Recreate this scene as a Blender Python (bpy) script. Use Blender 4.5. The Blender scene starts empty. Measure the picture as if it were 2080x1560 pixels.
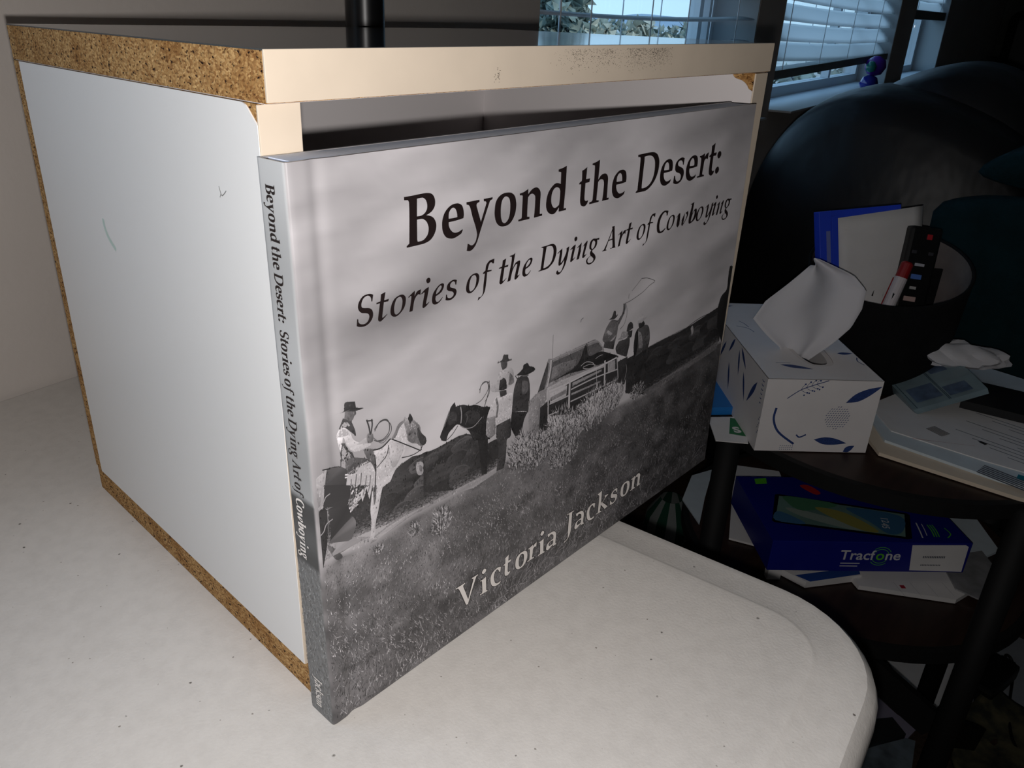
import bpy, bmesh, math, random
import numpy as np
from mathutils import Vector, Matrix
from mathutils.geometry import tessellate_polygon

# ------------------------------------------------------------------ camera, world, lights, exposure
scene = bpy.context.scene
COL = scene.collection
scene.view_settings.view_transform = 'Standard'
scene.view_settings.look = 'None'
scene.view_settings.gamma = 1.0
scene.view_settings.exposure = 0.0
scene.view_settings.use_curve_mapping = False
scene.cycles.max_bounces = 6
scene.cycles.diffuse_bounces = 3
scene.cycles.glossy_bounces = 3
scene.cycles.transmission_bounces = 4
scene.cycles.transparent_max_bounces = 12
scene.cycles.caustics_reflective = False
scene.cycles.caustics_refractive = False

CAM = Vector((-0.1294, -0.2138, 0.2666))
cd = bpy.data.cameras.new('camera')
cam = bpy.data.objects.new('camera', cd)
COL.objects.link(cam)
cam.matrix_world = Matrix(((0.69733, 0.27910, -0.66014, CAM.x), (-0.71618, 0.30804, -0.62629, CAM.y),
                           (0.02855, 0.90952, 0.41469, CAM.z), (0, 0, 0, 1)))
cd.sensor_width = 36.0
cd.lens = 1583.4135 * 36.0 / 2080.0
cd.shift_x = (1040 - 979.43) / 2080.0
cd.shift_y = (744.62 - 780) / 2080.0
cd.clip_start = 0.02
cd.clip_end = 400
scene.camera = cam

world = bpy.data.worlds.new('sky')
scene.world = world
world.use_nodes = True
wn = world.node_tree.nodes
wl = world.node_tree.links
wn.clear()
wout = wn.new('ShaderNodeOutputWorld')
wbg = wn.new('ShaderNodeBackground')
wtc = wn.new('ShaderNodeTexCoord')
wsep = wn.new('ShaderNodeSeparateXYZ')
wramp = wn.new('ShaderNodeValToRGB')
wramp.color_ramp.elements[0].position = 0.0
wramp.color_ramp.elements[0].color = (0.46, 0.74, 0.98, 1)
wramp.color_ramp.elements[1].position = 0.8
wramp.color_ramp.elements[1].color = (0.30, 0.60, 1.0, 1)
wl.new(wtc.outputs['Generated'], wsep.inputs[0])
wl.new(wsep.outputs['Z'], wramp.inputs[0])
wl.new(wramp.outputs[0], wbg.inputs['Color'])
wbg.inputs['Strength'].default_value = 1.4
wl.new(wbg.outputs[0], wout.inputs['Surface'])

# the hand held camera's own flash, a little below its lens
fl = bpy.data.lights.new('camera_flash', 'POINT')
fl.energy = 4.4
fl.color = (1.0, 0.965, 0.935)
fl.shadow_soft_size = 0.0028
flo = bpy.data.objects.new('camera_flash', fl)
COL.objects.link(flo)
flo.location = CAM + Vector((0.0005, 0.0, -0.0128))

# daylight sun, coming over the house from behind the camera side onto the garden
sn = bpy.data.lights.new('sun', 'SUN')
sn.energy = 1.6
sn.angle = 0.05
sn.color = (1.0, 0.93, 0.8)
sno = bpy.data.objects.new('sun', sn)
COL.objects.link(sno)
sno.rotation_euler = (math.radians(52), 0, math.radians(-14))

random.seed(7)
RNG = np.random.RandomState(11)
FLOOR = -0.74
YAW = math.radians(7.5)
U = Vector((math.cos(YAW), math.sin(YAW), 0))     # along the window wall
N = Vector((-math.sin(YAW), math.cos(YAW), 0))    # out through the wall
W0 = Vector((0.0219, 0.3882, 0))                  # point on the inner wall face


def wp(u, v, z):
    """wall frame: u along the wall, v metres into the room, z up (table top = 0)"""
    p = W0 + U * u - N * v
    return Vector((p.x, p.y, z))


# ------------------------------------------------------------------ materials
def lin(c):
    c = c / 255.0
    return c / 12.92 if c <= 0.04045 else ((c + 0.055) / 1.055) ** 2.4


def rgb(r, g, b):
    return (lin(r), lin(g), lin(b), 1.0)


MATS = {}


def mat(name, color, rough=0.5, metal=0.0, spec=0.5, vary=0.0, scale=30.0, bump=0.0, bscale=200.0, color2=None, coat=0.0,
        translucent=0.0, stretch=None, bdist=0.002):
    if name in MATS:
        return MATS[name]
    m = bpy.data.materials.new(name)
    MATS[name] = m
    m.use_nodes = True
    nt = m.node_tree
    b = nt.nodes['Principled BSDF']
    b.inputs['Roughness'].default_value = rough
    b.inputs['Metallic'].default_value = metal
    b.inputs['Specular IOR Level'].default_value = spec
    b.inputs['Coat Weight'].default_value = coat
    b.inputs['Base Color'].default_value = color
    tc = nt.nodes.new('ShaderNodeTexCoord')
    src = tc.outputs['Object']
    if stretch:
        mp = nt.nodes.new('ShaderNodeMapping')
        mp.inputs['Scale'].default_value = stretch
        nt.links.new(src, mp.inputs['Vector'])
        src = mp.outputs['Vector']
    if vary > 0 or color2:
        nz = nt.nodes.new('ShaderNodeTexNoise')
        nz.inputs['Scale'].default_value = scale
        nz.inputs['Detail'].default_value = 5
        nt.links.new(src, nz.inputs['Vector'])
        rp = nt.nodes.new('ShaderNodeValToRGB')
        c2 = color2 or tuple(x * (1 - vary) for x in color[:3]) + (1,)
        rp.color_ramp.elements[0].position = 0.35
        rp.color_ramp.elements[1].position = 0.65
        rp.color_ramp.elements[0].color = c2
        rp.color_ramp.elements[1].color = color
        nt.links.new(nz.outputs['Fac'], rp.inputs[0])
        nt.links.new(rp.outputs[0], b.inputs['Base Color'])
    if bump > 0:
        n2 = nt.nodes.new('ShaderNodeTexNoise')
        n2.inputs['Scale'].default_value = bscale
        n2.inputs['Detail'].default_value = 4
        nt.links.new(src, n2.inputs['Vector'])
        bp = nt.nodes.new('ShaderNodeBump')
        bp.inputs['Strength'].default_value = bump
        bp.inputs['Distance'].default_value = bdist
        nt.links.new(n2.outputs['Fac'], bp.inputs['Height'])
        nt.links.new(bp.outputs['Normal'], b.inputs['Normal'])
    if translucent > 0:
        tr = nt.nodes.new('ShaderNodeBsdfTranslucent')
        tr.inputs['Color'].default_value = color
        mx = nt.nodes.new('ShaderNodeMixShader')
        mx.inputs[0].default_value = translucent
        nt.links.new(b.outputs[0], mx.inputs[1])
        nt.links.new(tr.outputs[0], mx.inputs[2])
        nt.links.new(mx.outputs[0], nt.nodes['Material Output'].inputs['Surface'])
    return m


def attr_mat(name, rough=0.4, spec=0.4, coat=0.0):
    """print colours stored per vertex on the printed sheet"""
    m = mat(name, (0.5, 0.5, 0.5, 1), rough, spec=spec, coat=coat)
    nt = m.node_tree
    a = nt.nodes.new('ShaderNodeAttribute')
    a.attribute_name = 'ink'
    nt.links.new(a.outputs['Color'], nt.nodes['Principled BSDF'].inputs['Base Color'])
    return m


def glass_mat():
    m = bpy.data.materials.new('window_glass')
    m.use_nodes = True
    nt = m.node_tree
    nt.nodes.clear()
    o = nt.nodes.new('ShaderNodeOutputMaterial')
    t = nt.nodes.new('ShaderNodeBsdfTransparent')
    t.inputs['Color'].default_value = (0.97, 0.98, 0.985, 1)
    g = nt.nodes.new('ShaderNodeBsdfGlossy')
    g.inputs['Roughness'].default_value = 0.02
    f = nt.nodes.new('ShaderNodeLayerWeight')
    f.inputs['Blend'].default_value = 0.5
    pw = nt.nodes.new('ShaderNodeMath')
    pw.operation = 'POWER'
    pw.inputs[1].default_value = 5.0
    nt.links.new(f.outputs['Facing'], pw.inputs[0])
    ad = nt.nodes.new('ShaderNodeMath')
    ad.operation = 'MULTIPLY_ADD'
    ad.inputs[1].default_value = 0.8
    ad.inputs[2].default_value = 0.03
    nt.links.new(pw.outputs[0], ad.inputs[0])
    mx = nt.nodes.new('ShaderNodeMixShader')
    nt.links.new(ad.outputs[0], mx.inputs[0])
    nt.links.new(t.outputs[0], mx.inputs[1])
    nt.links.new(g.outputs[0], mx.inputs[2])
    nt.links.new(mx.outputs[0], o.inputs['Surface'])
    return m


def particle_mat():
    m = mat('particleboard', rgb(196, 158, 104), 0.85, spec=0.2)
    nt = m.node_tree
    b = nt.nodes['Principled BSDF']
    tc = nt.nodes.new('ShaderNodeTexCoord')
    mp = nt.nodes.new('ShaderNodeMapping')
    mp.inputs['Scale'].default_value = (1.0, 0.6, 1.0)
    nt.links.new(tc.outputs['Object'], mp.inputs['Vector'])
    v = nt.nodes.new('ShaderNodeTexVoronoi')
    v.inputs['Scale'].default_value = 1500
    nt.links.new(mp.outputs['Vector'], v.inputs['Vector'])
    r1 = nt.nodes.new('ShaderNodeValToRGB')
    e = r1.color_ramp.elements
    e[0].position = 0.0
    e[0].color = rgb(92, 60, 30)
    e[1].position = 1.0
    e[1].color = rgb(206, 170, 118)
    k = e.new(0.16)
    k.color = rgb(140, 100, 58)
    k = e.new(0.6)
    k.color = rgb(176, 138, 88)
    nt.links.new(v.outputs['Color'], r1.inputs[0])
    n = nt.nodes.new('ShaderNodeTexNoise')
    n.inputs['Scale'].default_value = 700
    n.inputs['Detail'].default_value = 3
    nt.links.new(mp.outputs['Vector'], n.inputs['Vector'])
    r2 = nt.nodes.new('ShaderNodeValToRGB')
    r2.color_ramp.elements[0].position = 0.34
    r2.color_ramp.elements[0].color = rgb(58, 34, 16)
    r2.color_ramp.elements[1].position = 0.40
    r2.color_ramp.elements[1].color = (1, 1, 1, 1)
    nt.links.new(n.outputs['Fac'], r2.inputs[0])
    n3 = nt.nodes.new('ShaderNodeTexNoise')
    n3.inputs['Scale'].default_value = 60
    nt.links.new(tc.outputs['Object'], n3.inputs['Vector'])
    r3 = nt.nodes.new('ShaderNodeValToRGB')
    r3.color_ramp.elements[0].position = 0.3
    r3.color_ramp.elements[0].color = (0.72, 0.62, 0.5, 1)
    r3.color_ramp.elements[1].position = 0.55
    r3.color_ramp.elements[1].color = (1, 1, 1, 1)
    nt.links.new(n3.outputs['Fac'], r3.inputs[0])
    m1 = nt.nodes.new('ShaderNodeMixRGB')
    m1.blend_type = 'MULTIPLY'
    m1.inputs[0].default_value = 1
    nt.links.new(r1.outputs[0], m1.inputs[1])
    nt.links.new(r2.outputs[0], m1.inputs[2])
    m2 = nt.nodes.new('ShaderNodeMixRGB')
    m2.blend_type = 'MULTIPLY'
    m2.inputs[0].default_value = 1
    nt.links.new(m1.outputs[0], m2.inputs[1])
    nt.links.new(r3.outputs[0], m2.inputs[2])
    nt.links.new(m2.outputs[0], b.inputs['Base Color'])
    bp = nt.nodes.new('ShaderNodeBump')
    bp.inputs['Strength'].default_value = 0.5
    bp.inputs['Distance'].default_value = 0.001
    nt.links.new(n.outputs['Fac'], bp.inputs['Height'])
    nt.links.new(bp.outputs['Normal'], b.inputs['Normal'])
    return m


def plastic_table_mat():
    m = mat('speckled_plastic', rgb(222, 217, 212), 0.55, spec=0.35)
    nt = m.node_tree
    b = nt.nodes['Principled BSDF']
    tc = nt.nodes.new('ShaderNodeTexCoord')
    n = nt.nodes.new('ShaderNodeTexNoise')
    n.inputs['Scale'].default_value = 130
    n.inputs['Detail'].default_value = 6
    n.inputs['Roughness'].default_value = 0.65
    nt.links.new(tc.outputs['Object'], n.inputs['Vector'])
    r = nt.nodes.new('ShaderNodeValToRGB')
    r.color_ramp.elements[0].position = 0.28
    r.color_ramp.elements[0].color = rgb(206, 201, 196)
    r.color_ramp.elements[1].position = 0.6
    r.color_ramp.elements[1].color = rgb(214, 209, 204)
    nt.links.new(n.outputs['Fac'], r.inputs[0])
    # scattered dirt specks of differing size
    col = r.outputs[0]
    nw = nt.nodes.new('ShaderNodeTexNoise')
    nw.inputs['Scale'].default_value = 900
    nt.links.new(tc.outputs['Object'], nw.inputs['Vector'])
    wob = nt.nodes.new('ShaderNodeMixRGB')
    wob.blend_type = 'ADD'
    wob.inputs[0].default_value = 0.0009
    nt.links.new(tc.outputs['Object'], wob.inputs[1])
    nt.links.new(nw.outputs['Color'], wob.inputs[2])
    for sc, lo, hi, dark in ((110, 0.036, 0.046, 0.22), (190, 0.040, 0.050, 0.45), (60, 0.012, 0.020, 0.3)):
        v = nt.nodes.new('ShaderNodeTexVoronoi')
        v.inputs['Scale'].default_value = sc
        nt.links.new(wob.outputs[0], v.inputs['Vector'])
        sp = nt.nodes.new('ShaderNodeSeparateXYZ')
        nt.links.new(v.outputs['Color'], sp.inputs[0])
        th = nt.nodes.new('ShaderNodeMath')
        th.operation = 'MULTIPLY_ADD'           # dist + 0.2*rand
        th.inputs[1].default_value = 0.16
        nt.links.new(sp.outputs[0], th.inputs[0])
        nt.links.new(v.outputs['Distance'], th.inputs[2])
        rr = nt.nodes.new('ShaderNodeValToRGB')
        rr.color_ramp.elements[0].position = lo + 0.03
        rr.color_ramp.elements[0].color = (dark, dark * 0.95, dark * 0.9, 1)
        rr.color_ramp.elements[1].position = hi + 0.06
        rr.color_ramp.elements[1].color = (1, 1, 1, 1)
        nt.links.new(th.outputs[0], rr.inputs[0])
        mx = nt.nodes.new('ShaderNodeMixRGB')
        mx.blend_type = 'MULTIPLY'
        mx.inputs[0].default_value = 1
        nt.links.new(col, mx.inputs[1])
        nt.links.new(rr.outputs[0], mx.inputs[2])
        col = mx.outputs[0]
    nt.links.new(col, b.inputs['Base Color'])
    n2 = nt.nodes.new('ShaderNodeTexNoise')
    n2.inputs['Scale'].default_value = 700
    nt.links.new(tc.outputs['Object'], n2.inputs['Vector'])
    bp = nt.nodes.new('ShaderNodeBump')
    bp.inputs['Strength'].default_value = 0.12
    bp.inputs['Distance'].default_value = 0.001
    nt.links.new(n2.outputs['Fac'], bp.inputs['Height'])
    nt.links.new(bp.outputs['Normal'], b.inputs['Normal'])
    return m


M_PART = particle_mat()
M_TABLE = plastic_table_mat()
M_TOPLAM = mat('dark_grey_laminate', rgb(62, 66, 68), 0.09, spec=0.25)
M_MEL = mat('white_melamine', rgb(228, 228, 228), 0.22, spec=0.5)
M_MELIN = mat('grey_white_melamine', rgb(214, 208, 208), 0.35, spec=0.4)
M_BAND = mat('cream_edge_banding', rgb(210, 195, 177), 0.45, spec=0.4, vary=0.04, scale=60)
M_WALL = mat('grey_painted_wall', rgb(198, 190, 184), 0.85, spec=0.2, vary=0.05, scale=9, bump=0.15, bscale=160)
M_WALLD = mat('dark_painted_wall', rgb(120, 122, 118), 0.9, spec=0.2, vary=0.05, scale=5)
M_TRIM = mat('white_window_trim', rgb(214, 218, 222), 0.5)
M_JAMB = mat('grey_white_reveal', rgb(170, 174, 176), 0.6)
M_CARPET = mat('brown_carpet', rgb(74, 60, 52), 0.95, spec=0.1, vary=0.4, scale=120, bump=0.8, bscale=500)
M_CEIL = mat('ceiling_paint', rgb(190, 188, 184), 0.9)
M_BLACK = mat('black_metal', rgb(18, 18, 19), 0.7, spec=0.3)
M_BLACKG = mat('black_gloss_metal', rgb(14, 14, 16), 0.34, spec=0.4)
M_LEATHER = mat('black_leather', rgb(13, 13, 17), 0.42, spec=0.45, vary=0.3, scale=6, bump=0.3, bscale=6, bdist=0.03, stretch=(1, 1, 0.6))
M_WOOD = mat('dark_brown_wood', rgb(54, 37, 31), 0.45, spec=0.4, vary=0.4, scale=14, stretch=(1, 6, 1))
M_PAPER = mat('white_paper', rgb(230, 227, 226), 0.8, spec=0.2, vary=0.05, scale=40)
M_PAPERB = mat('cool_white_paper', rgb(208, 219, 226), 0.75, spec=0.2, vary=0.08, scale=40)
M_PAPERC = mat('beige_paper', rgb(226, 210, 190), 0.8, spec=0.2, vary=0.06, scale=40)
M_TISSUE = mat('white_tissue', rgb(244, 242, 246), 0.9, spec=0.1, translucent=0.25)
M_INK = mat('black_ink', rgb(30, 22, 22), 0.4, spec=0.4)
M_WINK = mat('white_ink', rgb(226, 220, 216), 0.4, spec=0.4)
M_SHINK = mat('dark_outline_ink', rgb(34, 30, 30), 0.4, spec=0.4)
M_PAGES = mat('page_edges', rgb(226, 233, 250), 0.75, spec=0.2, vary=0.12, scale=300, stretch=(0.02, 6, 0.02))  # blue daylight on the page tops put into the paper tint
M_GLASS = glass_mat()
M_BLUEINK = mat('blue_leaf_ink', rgb(52, 76, 140), 0.6, vary=0.35, scale=500)
M_SLAT = mat('white_blind_slat', rgb(249, 249, 250), 0.5, spec=0.3, translucent=0.93)
M_RAIL = mat('grey_blind_rail', rgb(120, 124, 122), 0.6)


# ------------------------------------------------------------------ builders
class MB:
    """collects shapes into one mesh"""

    def __init__(self):
        self.v, self.f = [], []

    def add(self, vs, fs):
        o = len(self.v)
        self.v += [tuple(p) for p in vs]
        self.f += [tuple(i + o for i in f) for f in fs]
        return self

    def box(self, x0, x1, y0, y1, z0, z1, bev=0.0):
        if bev <= 0:
            vs = [(x, y, z) for z in (z0, z1) for y in (y0, y1) for x in (x0, x1)]
            return self.add(vs, [(0, 2, 3, 1), (4, 5, 7, 6), (0, 1, 5, 4), (2, 6, 7, 3), (0, 4, 6, 2), (1, 3, 7, 5)])
        bm = bmesh.new()
        bmesh.ops.create_cube(bm, size=1)
        for q in bm.verts:
            q.co = Vector((x0 + (q.co.x + .5) * (x1 - x0), y0 + (q.co.y + .5) * (y1 - y0), z0 + (q.co.z + .5) * (z1 - z0)))
        bmesh.ops.bevel(bm, geom=bm.edges[:], offset=bev, segments=2, affect='EDGES', profile=0.6)
        bm.verts.index_update()
        self.add([q.co for q in bm.verts], [[q.index for q in f.verts] for f in bm.faces])
        bm.free()
        return self

    def prism(self, pts, z0, z1):
        """upright prism over a plan polygon (counter-clockwise)"""
        a = sum(pts[i][0] * pts[(i + 1) % len(pts)][1] - pts[(i + 1) % len(pts)][0] * pts[i][1] for i in range(len(pts)))
        if a < 0:
            pts = pts[::-1]
        n = len(pts)
        vs = [(p[0], p[1], z0) for p in pts] + [(p[0], p[1], z1) for p in pts]
        tri = tessellate_polygon([[Vector((p[0], p[1], 0)) for p in pts]])
        fs = [t for t in ([n + i for i in t] for t in tri)] + [list(t)[::-1] for t in tri]
        fs += [(i, (i + 1) % n, n + (i + 1) % n, n + i) for i in range(n)]
        return self.add(vs, fs)

    def rings(self, rings, cap0=True, cap1=True, closed=False):
        """loft through equal length closed loops"""
        n = len(rings[0])
        vs = [p for r in rings for p in r]
        fs = []
        m = len(rings)
        for k in range(m if closed else m - 1):
            a, b = k * n, ((k + 1) % m) * n
            for i in range(n):
                j = (i + 1) % n
                fs.append((a + i, a + j, b + j, b + i))
        if not closed:
            if cap0:
                fs.append(tuple(range(n))[::-1])
            if cap1:
                fs.append(tuple(range((m - 1) * n, m * n)))
        return self.add(vs, fs)

    def tube(self, pts, r, n=10, cap=True):
        pts = [Vector(p) for p in pts]
        rs = r if isinstance(r, (list, tuple)) else [r] * len(pts)
        rings = []
        up = None
        for i, p in enumerate(pts):
            t = (pts[min(i + 1, len(pts) - 1)] - pts[max(i - 1, 0)]).normalized()
            if up is None:
                up = Vector((0, 0, 1)) if abs(t.z) < 0.9 else Vector((1, 0, 0))
            s = t.cross(up).normalized()
            up = s.cross(t).normalized()
            rings.append([p + (s * math.cos(k * 2 * math.pi / n) + up * math.sin(k * 2 * math.pi / n)) * rs[i] for k in range(n)])
        return self.rings(rings, cap, cap)

    def bar(self, a, b, w, h, upv=(0, 0, 1)):
        a, b = Vector(a), Vector(b)
        t = (b - a).normalized()
        s = t.cross(Vector(upv)).normalized() * (w / 2)
        q = s.cross(t).normalized() * (h / 2)
        return self.rings([[p + s + q, p - s + q, p - s - q, p + s - q] for p in (a, b)])

    def lathe(self, prof, n=32, c=(0, 0, 0), close=False):
        rings = [[(c[0] + r * math.cos(k * 2 * math.pi / n), c[1] + r * math.sin(k * 2 * math.pi / n), c[2] + z) for k in range(n)] for r, z in prof]
        return self.rings(rings, not close, not close, closed=close)

    def build(self, name, material, parent=None, smooth=False, fix=True):
        me = bpy.data.meshes.new(name)
        me.from_pydata(self.v, [], self.f)
        if fix:
            bm = bmesh.new()
            bm.from_mesh(me)
            bmesh.ops.recalc_face_normals(bm, faces=bm.faces[:])
            bm.to_mesh(me)
            bm.free()
        if smooth:
            me.polygons.foreach_set('use_smooth', [True] * len(me.polygons))
        me.materials.append(material)
        me.update()
        o = bpy.data.objects.new(name, me)
        COL.objects.link(o)
        if parent:
            o.parent = parent
        return o


def tag(o, label=None, cat=None, group=None, kind=None):
    if label:
        o['label'] = label
    if cat:
        o['category'] = cat
    if group:
        o['group'] = group
    if kind:
        o['kind'] = kind
    return o


def empty(name, loc=(0, 0, 0), rot=None):
    o = bpy.data.objects.new(name, None)
    COL.objects.link(o)
    o.location = loc
    o.empty_display_size = 0.02
    if rot is not None:
        if isinstance(rot, Matrix):
            o.matrix_world = Matrix.Translation(loc) @ rot.to_4x4()
        else:
            o.rotation_euler = rot
    return o


def frame(ex, ey, ez):
    return Matrix((ex, ey, ez)).transposed()


def spline(pts, seg=5, closed=True):
    """pts: (x,y,corner) -> polyline, smooth between corners"""
    n = len(pts)
    out = []
    rng = n if closed else n - 1
    for i in range(rng):
        p1, p2 = pts[i], pts[(i + 1) % n]
        p0 = p1 if p1[2] or (not closed and i == 0) else pts[i - 1]
        p3 = p2 if p2[2] or (not closed and i == n - 2) else pts[(i + 2) % n]
        k = 1 if (p1[2] and p2[2]) else seg
        for s in range(k):
            t = s / k
            a = []
            for c in (0, 1):
                m1 = (p2[c] - p0[c]) * 0.5
                m2 = (p3[c] - p1[c]) * 0.5
                a.append((2 * t ** 3 - 3 * t * t + 1) * p1[c] + (t ** 3 - 2 * t * t + t) * m1 + (-2 * t ** 3 + 3 * t * t) * p2[c] + (t ** 3 - t * t) * m2)
            out.append(tuple(a))
    if not closed:
        out.append((pts[-1][0], pts[-1][1]))
    return out


def parse(s, unit):
    out = []
    for c in s.split('|'):
        q = []
        for tk in c.split():
            x, y = tk.rstrip('*').split(',')
            q.append((int(x) * unit, int(y) * unit, tk.endswith('*')))
        out.append(q)
    return out


def fill(contours, seg=5):
    """contours of (x,y,corner): first outline, rest holes -> verts, tris"""
    loops = [spline(c, seg) for c in contours]
    vs = [p for l in loops for p in l]
    tri = tessellate_polygon([[Vector((p[0], p[1], 0)) for p in l] for l in loops])
    return vs, [tuple(t) for t in tri]


def ribbon(pts, w):
    pts = [Vector((p[0], p[1])) for p in pts]
    vs, fs = [], []
    n = len(pts)
    for i, p in enumerate(pts):
        t = (pts[min(i + 1, n - 1)] - pts[max(i - 1, 0)])
        t = t.normalized() if t.length > 1e-9 else Vector((1, 0))
        s = Vector((-t.y, t.x)) * (w / 2)
        vs += [tuple(p + s), tuple(p - s)]
        if i:
            k = 2 * i
            fs.append((k - 2, k - 1, k + 1, k))
    return vs, fs


def text_mesh(body, size, extra=0.0, align='LEFT'):
    """2D lettering in the built-in font -> verts, faces (x right, y up)"""
    cu = bpy.data.curves.new('lettering', 'FONT')
    cu.body = body
    cu.size = size
    cu.offset = extra
    cu.align_x = align
    cu.resolution_u = 3
    ob = bpy.data.objects.new('lettering', cu)
    COL.objects.link(ob)
    dg = bpy.context.evaluated_depsgraph_get()
    me = bpy.data.meshes.new_from_object(ob.evaluated_get(dg))
    vs = [(q.co.x, q.co.y) for q in me.vertices]
    fs = [tuple(p.vertices) for p in me.polygons]
    bpy.data.objects.remove(ob)
    bpy.data.curves.remove(cu)
    bpy.data.meshes.remove(me)
    return vs, fs


class Decal(MB):
    """flat print laid on a plane: origin, x axis, y axis, normal; 2D shapes in mm"""

    def __init__(self, o, ex, ey, lift=0.00008):
        super().__init__()
        self.o, self.ex, self.ey = Vector(o), Vector(ex), Vector(ey)
        self.n = self.ex.cross(self.ey).normalized()
        self.lift = lift

    def put(self, vs, fs, extra=0.0):
        return self.add([self.o + self.ex * (x / 1000) + self.ey * (y / 1000) + self.n * (self.lift + extra) for x, y in vs], fs)

    def poly(self, pts, extra=0.0, seg=4):
        pts = [(p[0], p[1], len(p) > 2) for p in pts]
        return self.put(*fill([pts], seg), extra)

    def line(self, pts, w, extra=0.0):
        return self.put(*ribbon(spline([(p[0], p[1], False) for p in pts], 5, False), w), extra)

    def leaf(self, a, b, w, extra=0.0):
        a, b = Vector(a), Vector(b)
        t = b - a
        s = Vector((-t.y, t.x)).normalized() * (w / 2)
        return self.poly([(*a, 1), tuple(a + t * .3 + s), tuple(a + t * .65 + s * .9), (*b, 1), tuple(a + t * .65 - s * .8), tuple(a + t * .3 - s)], extra)

    def dot(self, x, y, r, extra=0.0):
        return self.put([(x + r * math.cos(k * math.pi / 4), y + r * math.sin(k * math.pi / 4)) for k in range(8)], [tuple(range(8))], extra)

    def quad(self, x0, x1, y0, y1, extra=0.0):
        return self.put([(x0, y0), (x1, y0), (x1, y1), (x0, y1)], [(0, 1, 2, 3)], extra)


def fbm(x, y, seed=0, octaves=4):
    r = np.random.RandomState(seed)
    tot = np.zeros_like(x)
    amp, k = 1.0, 1.0
    for o in range(octaves):
        g = r.rand(64, 64)
        xi, yi = np.floor(x * k).astype(int), np.floor(y * k).astype(int)
        fx, fy = x * k - xi, y * k - yi
        fx, fy = fx * fx * (3 - 2 * fx), fy * fy * (3 - 2 * fy)
        a = g[yi % 64, xi % 64]
        b = g[yi % 64, (xi + 1) % 64]
        c = g[(yi + 1) % 64, xi % 64]
        d = g[(yi + 1) % 64, (xi + 1) % 64]
        tot += amp * (a * (1 - fx) * (1 - fy) + b * fx * (1 - fy) + c * (1 - fx) * fy + d * fx * fy - 0.5)
        amp *= 0.5
        k *= 2
    return tot


def ink(me, cols):
    a = me.color_attributes.new('ink', 'FLOAT_COLOR', 'POINT')
    a.data.foreach_set('color', np.asarray(cols, dtype=np.float32).ravel())


def grey(t, tint=(1.0, 0.955, 0.995)):
    t = np.clip(np.asarray(t, dtype=float), 0, 255) / 255.0
    l = np.where(t <= 0.04045, t / 12.92, ((t + 0.055) / 1.055) ** 2.4)
    return np.stack([l * tint[0], l * tint[1], l * tint[2], np.ones_like(l)], -1)

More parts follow.
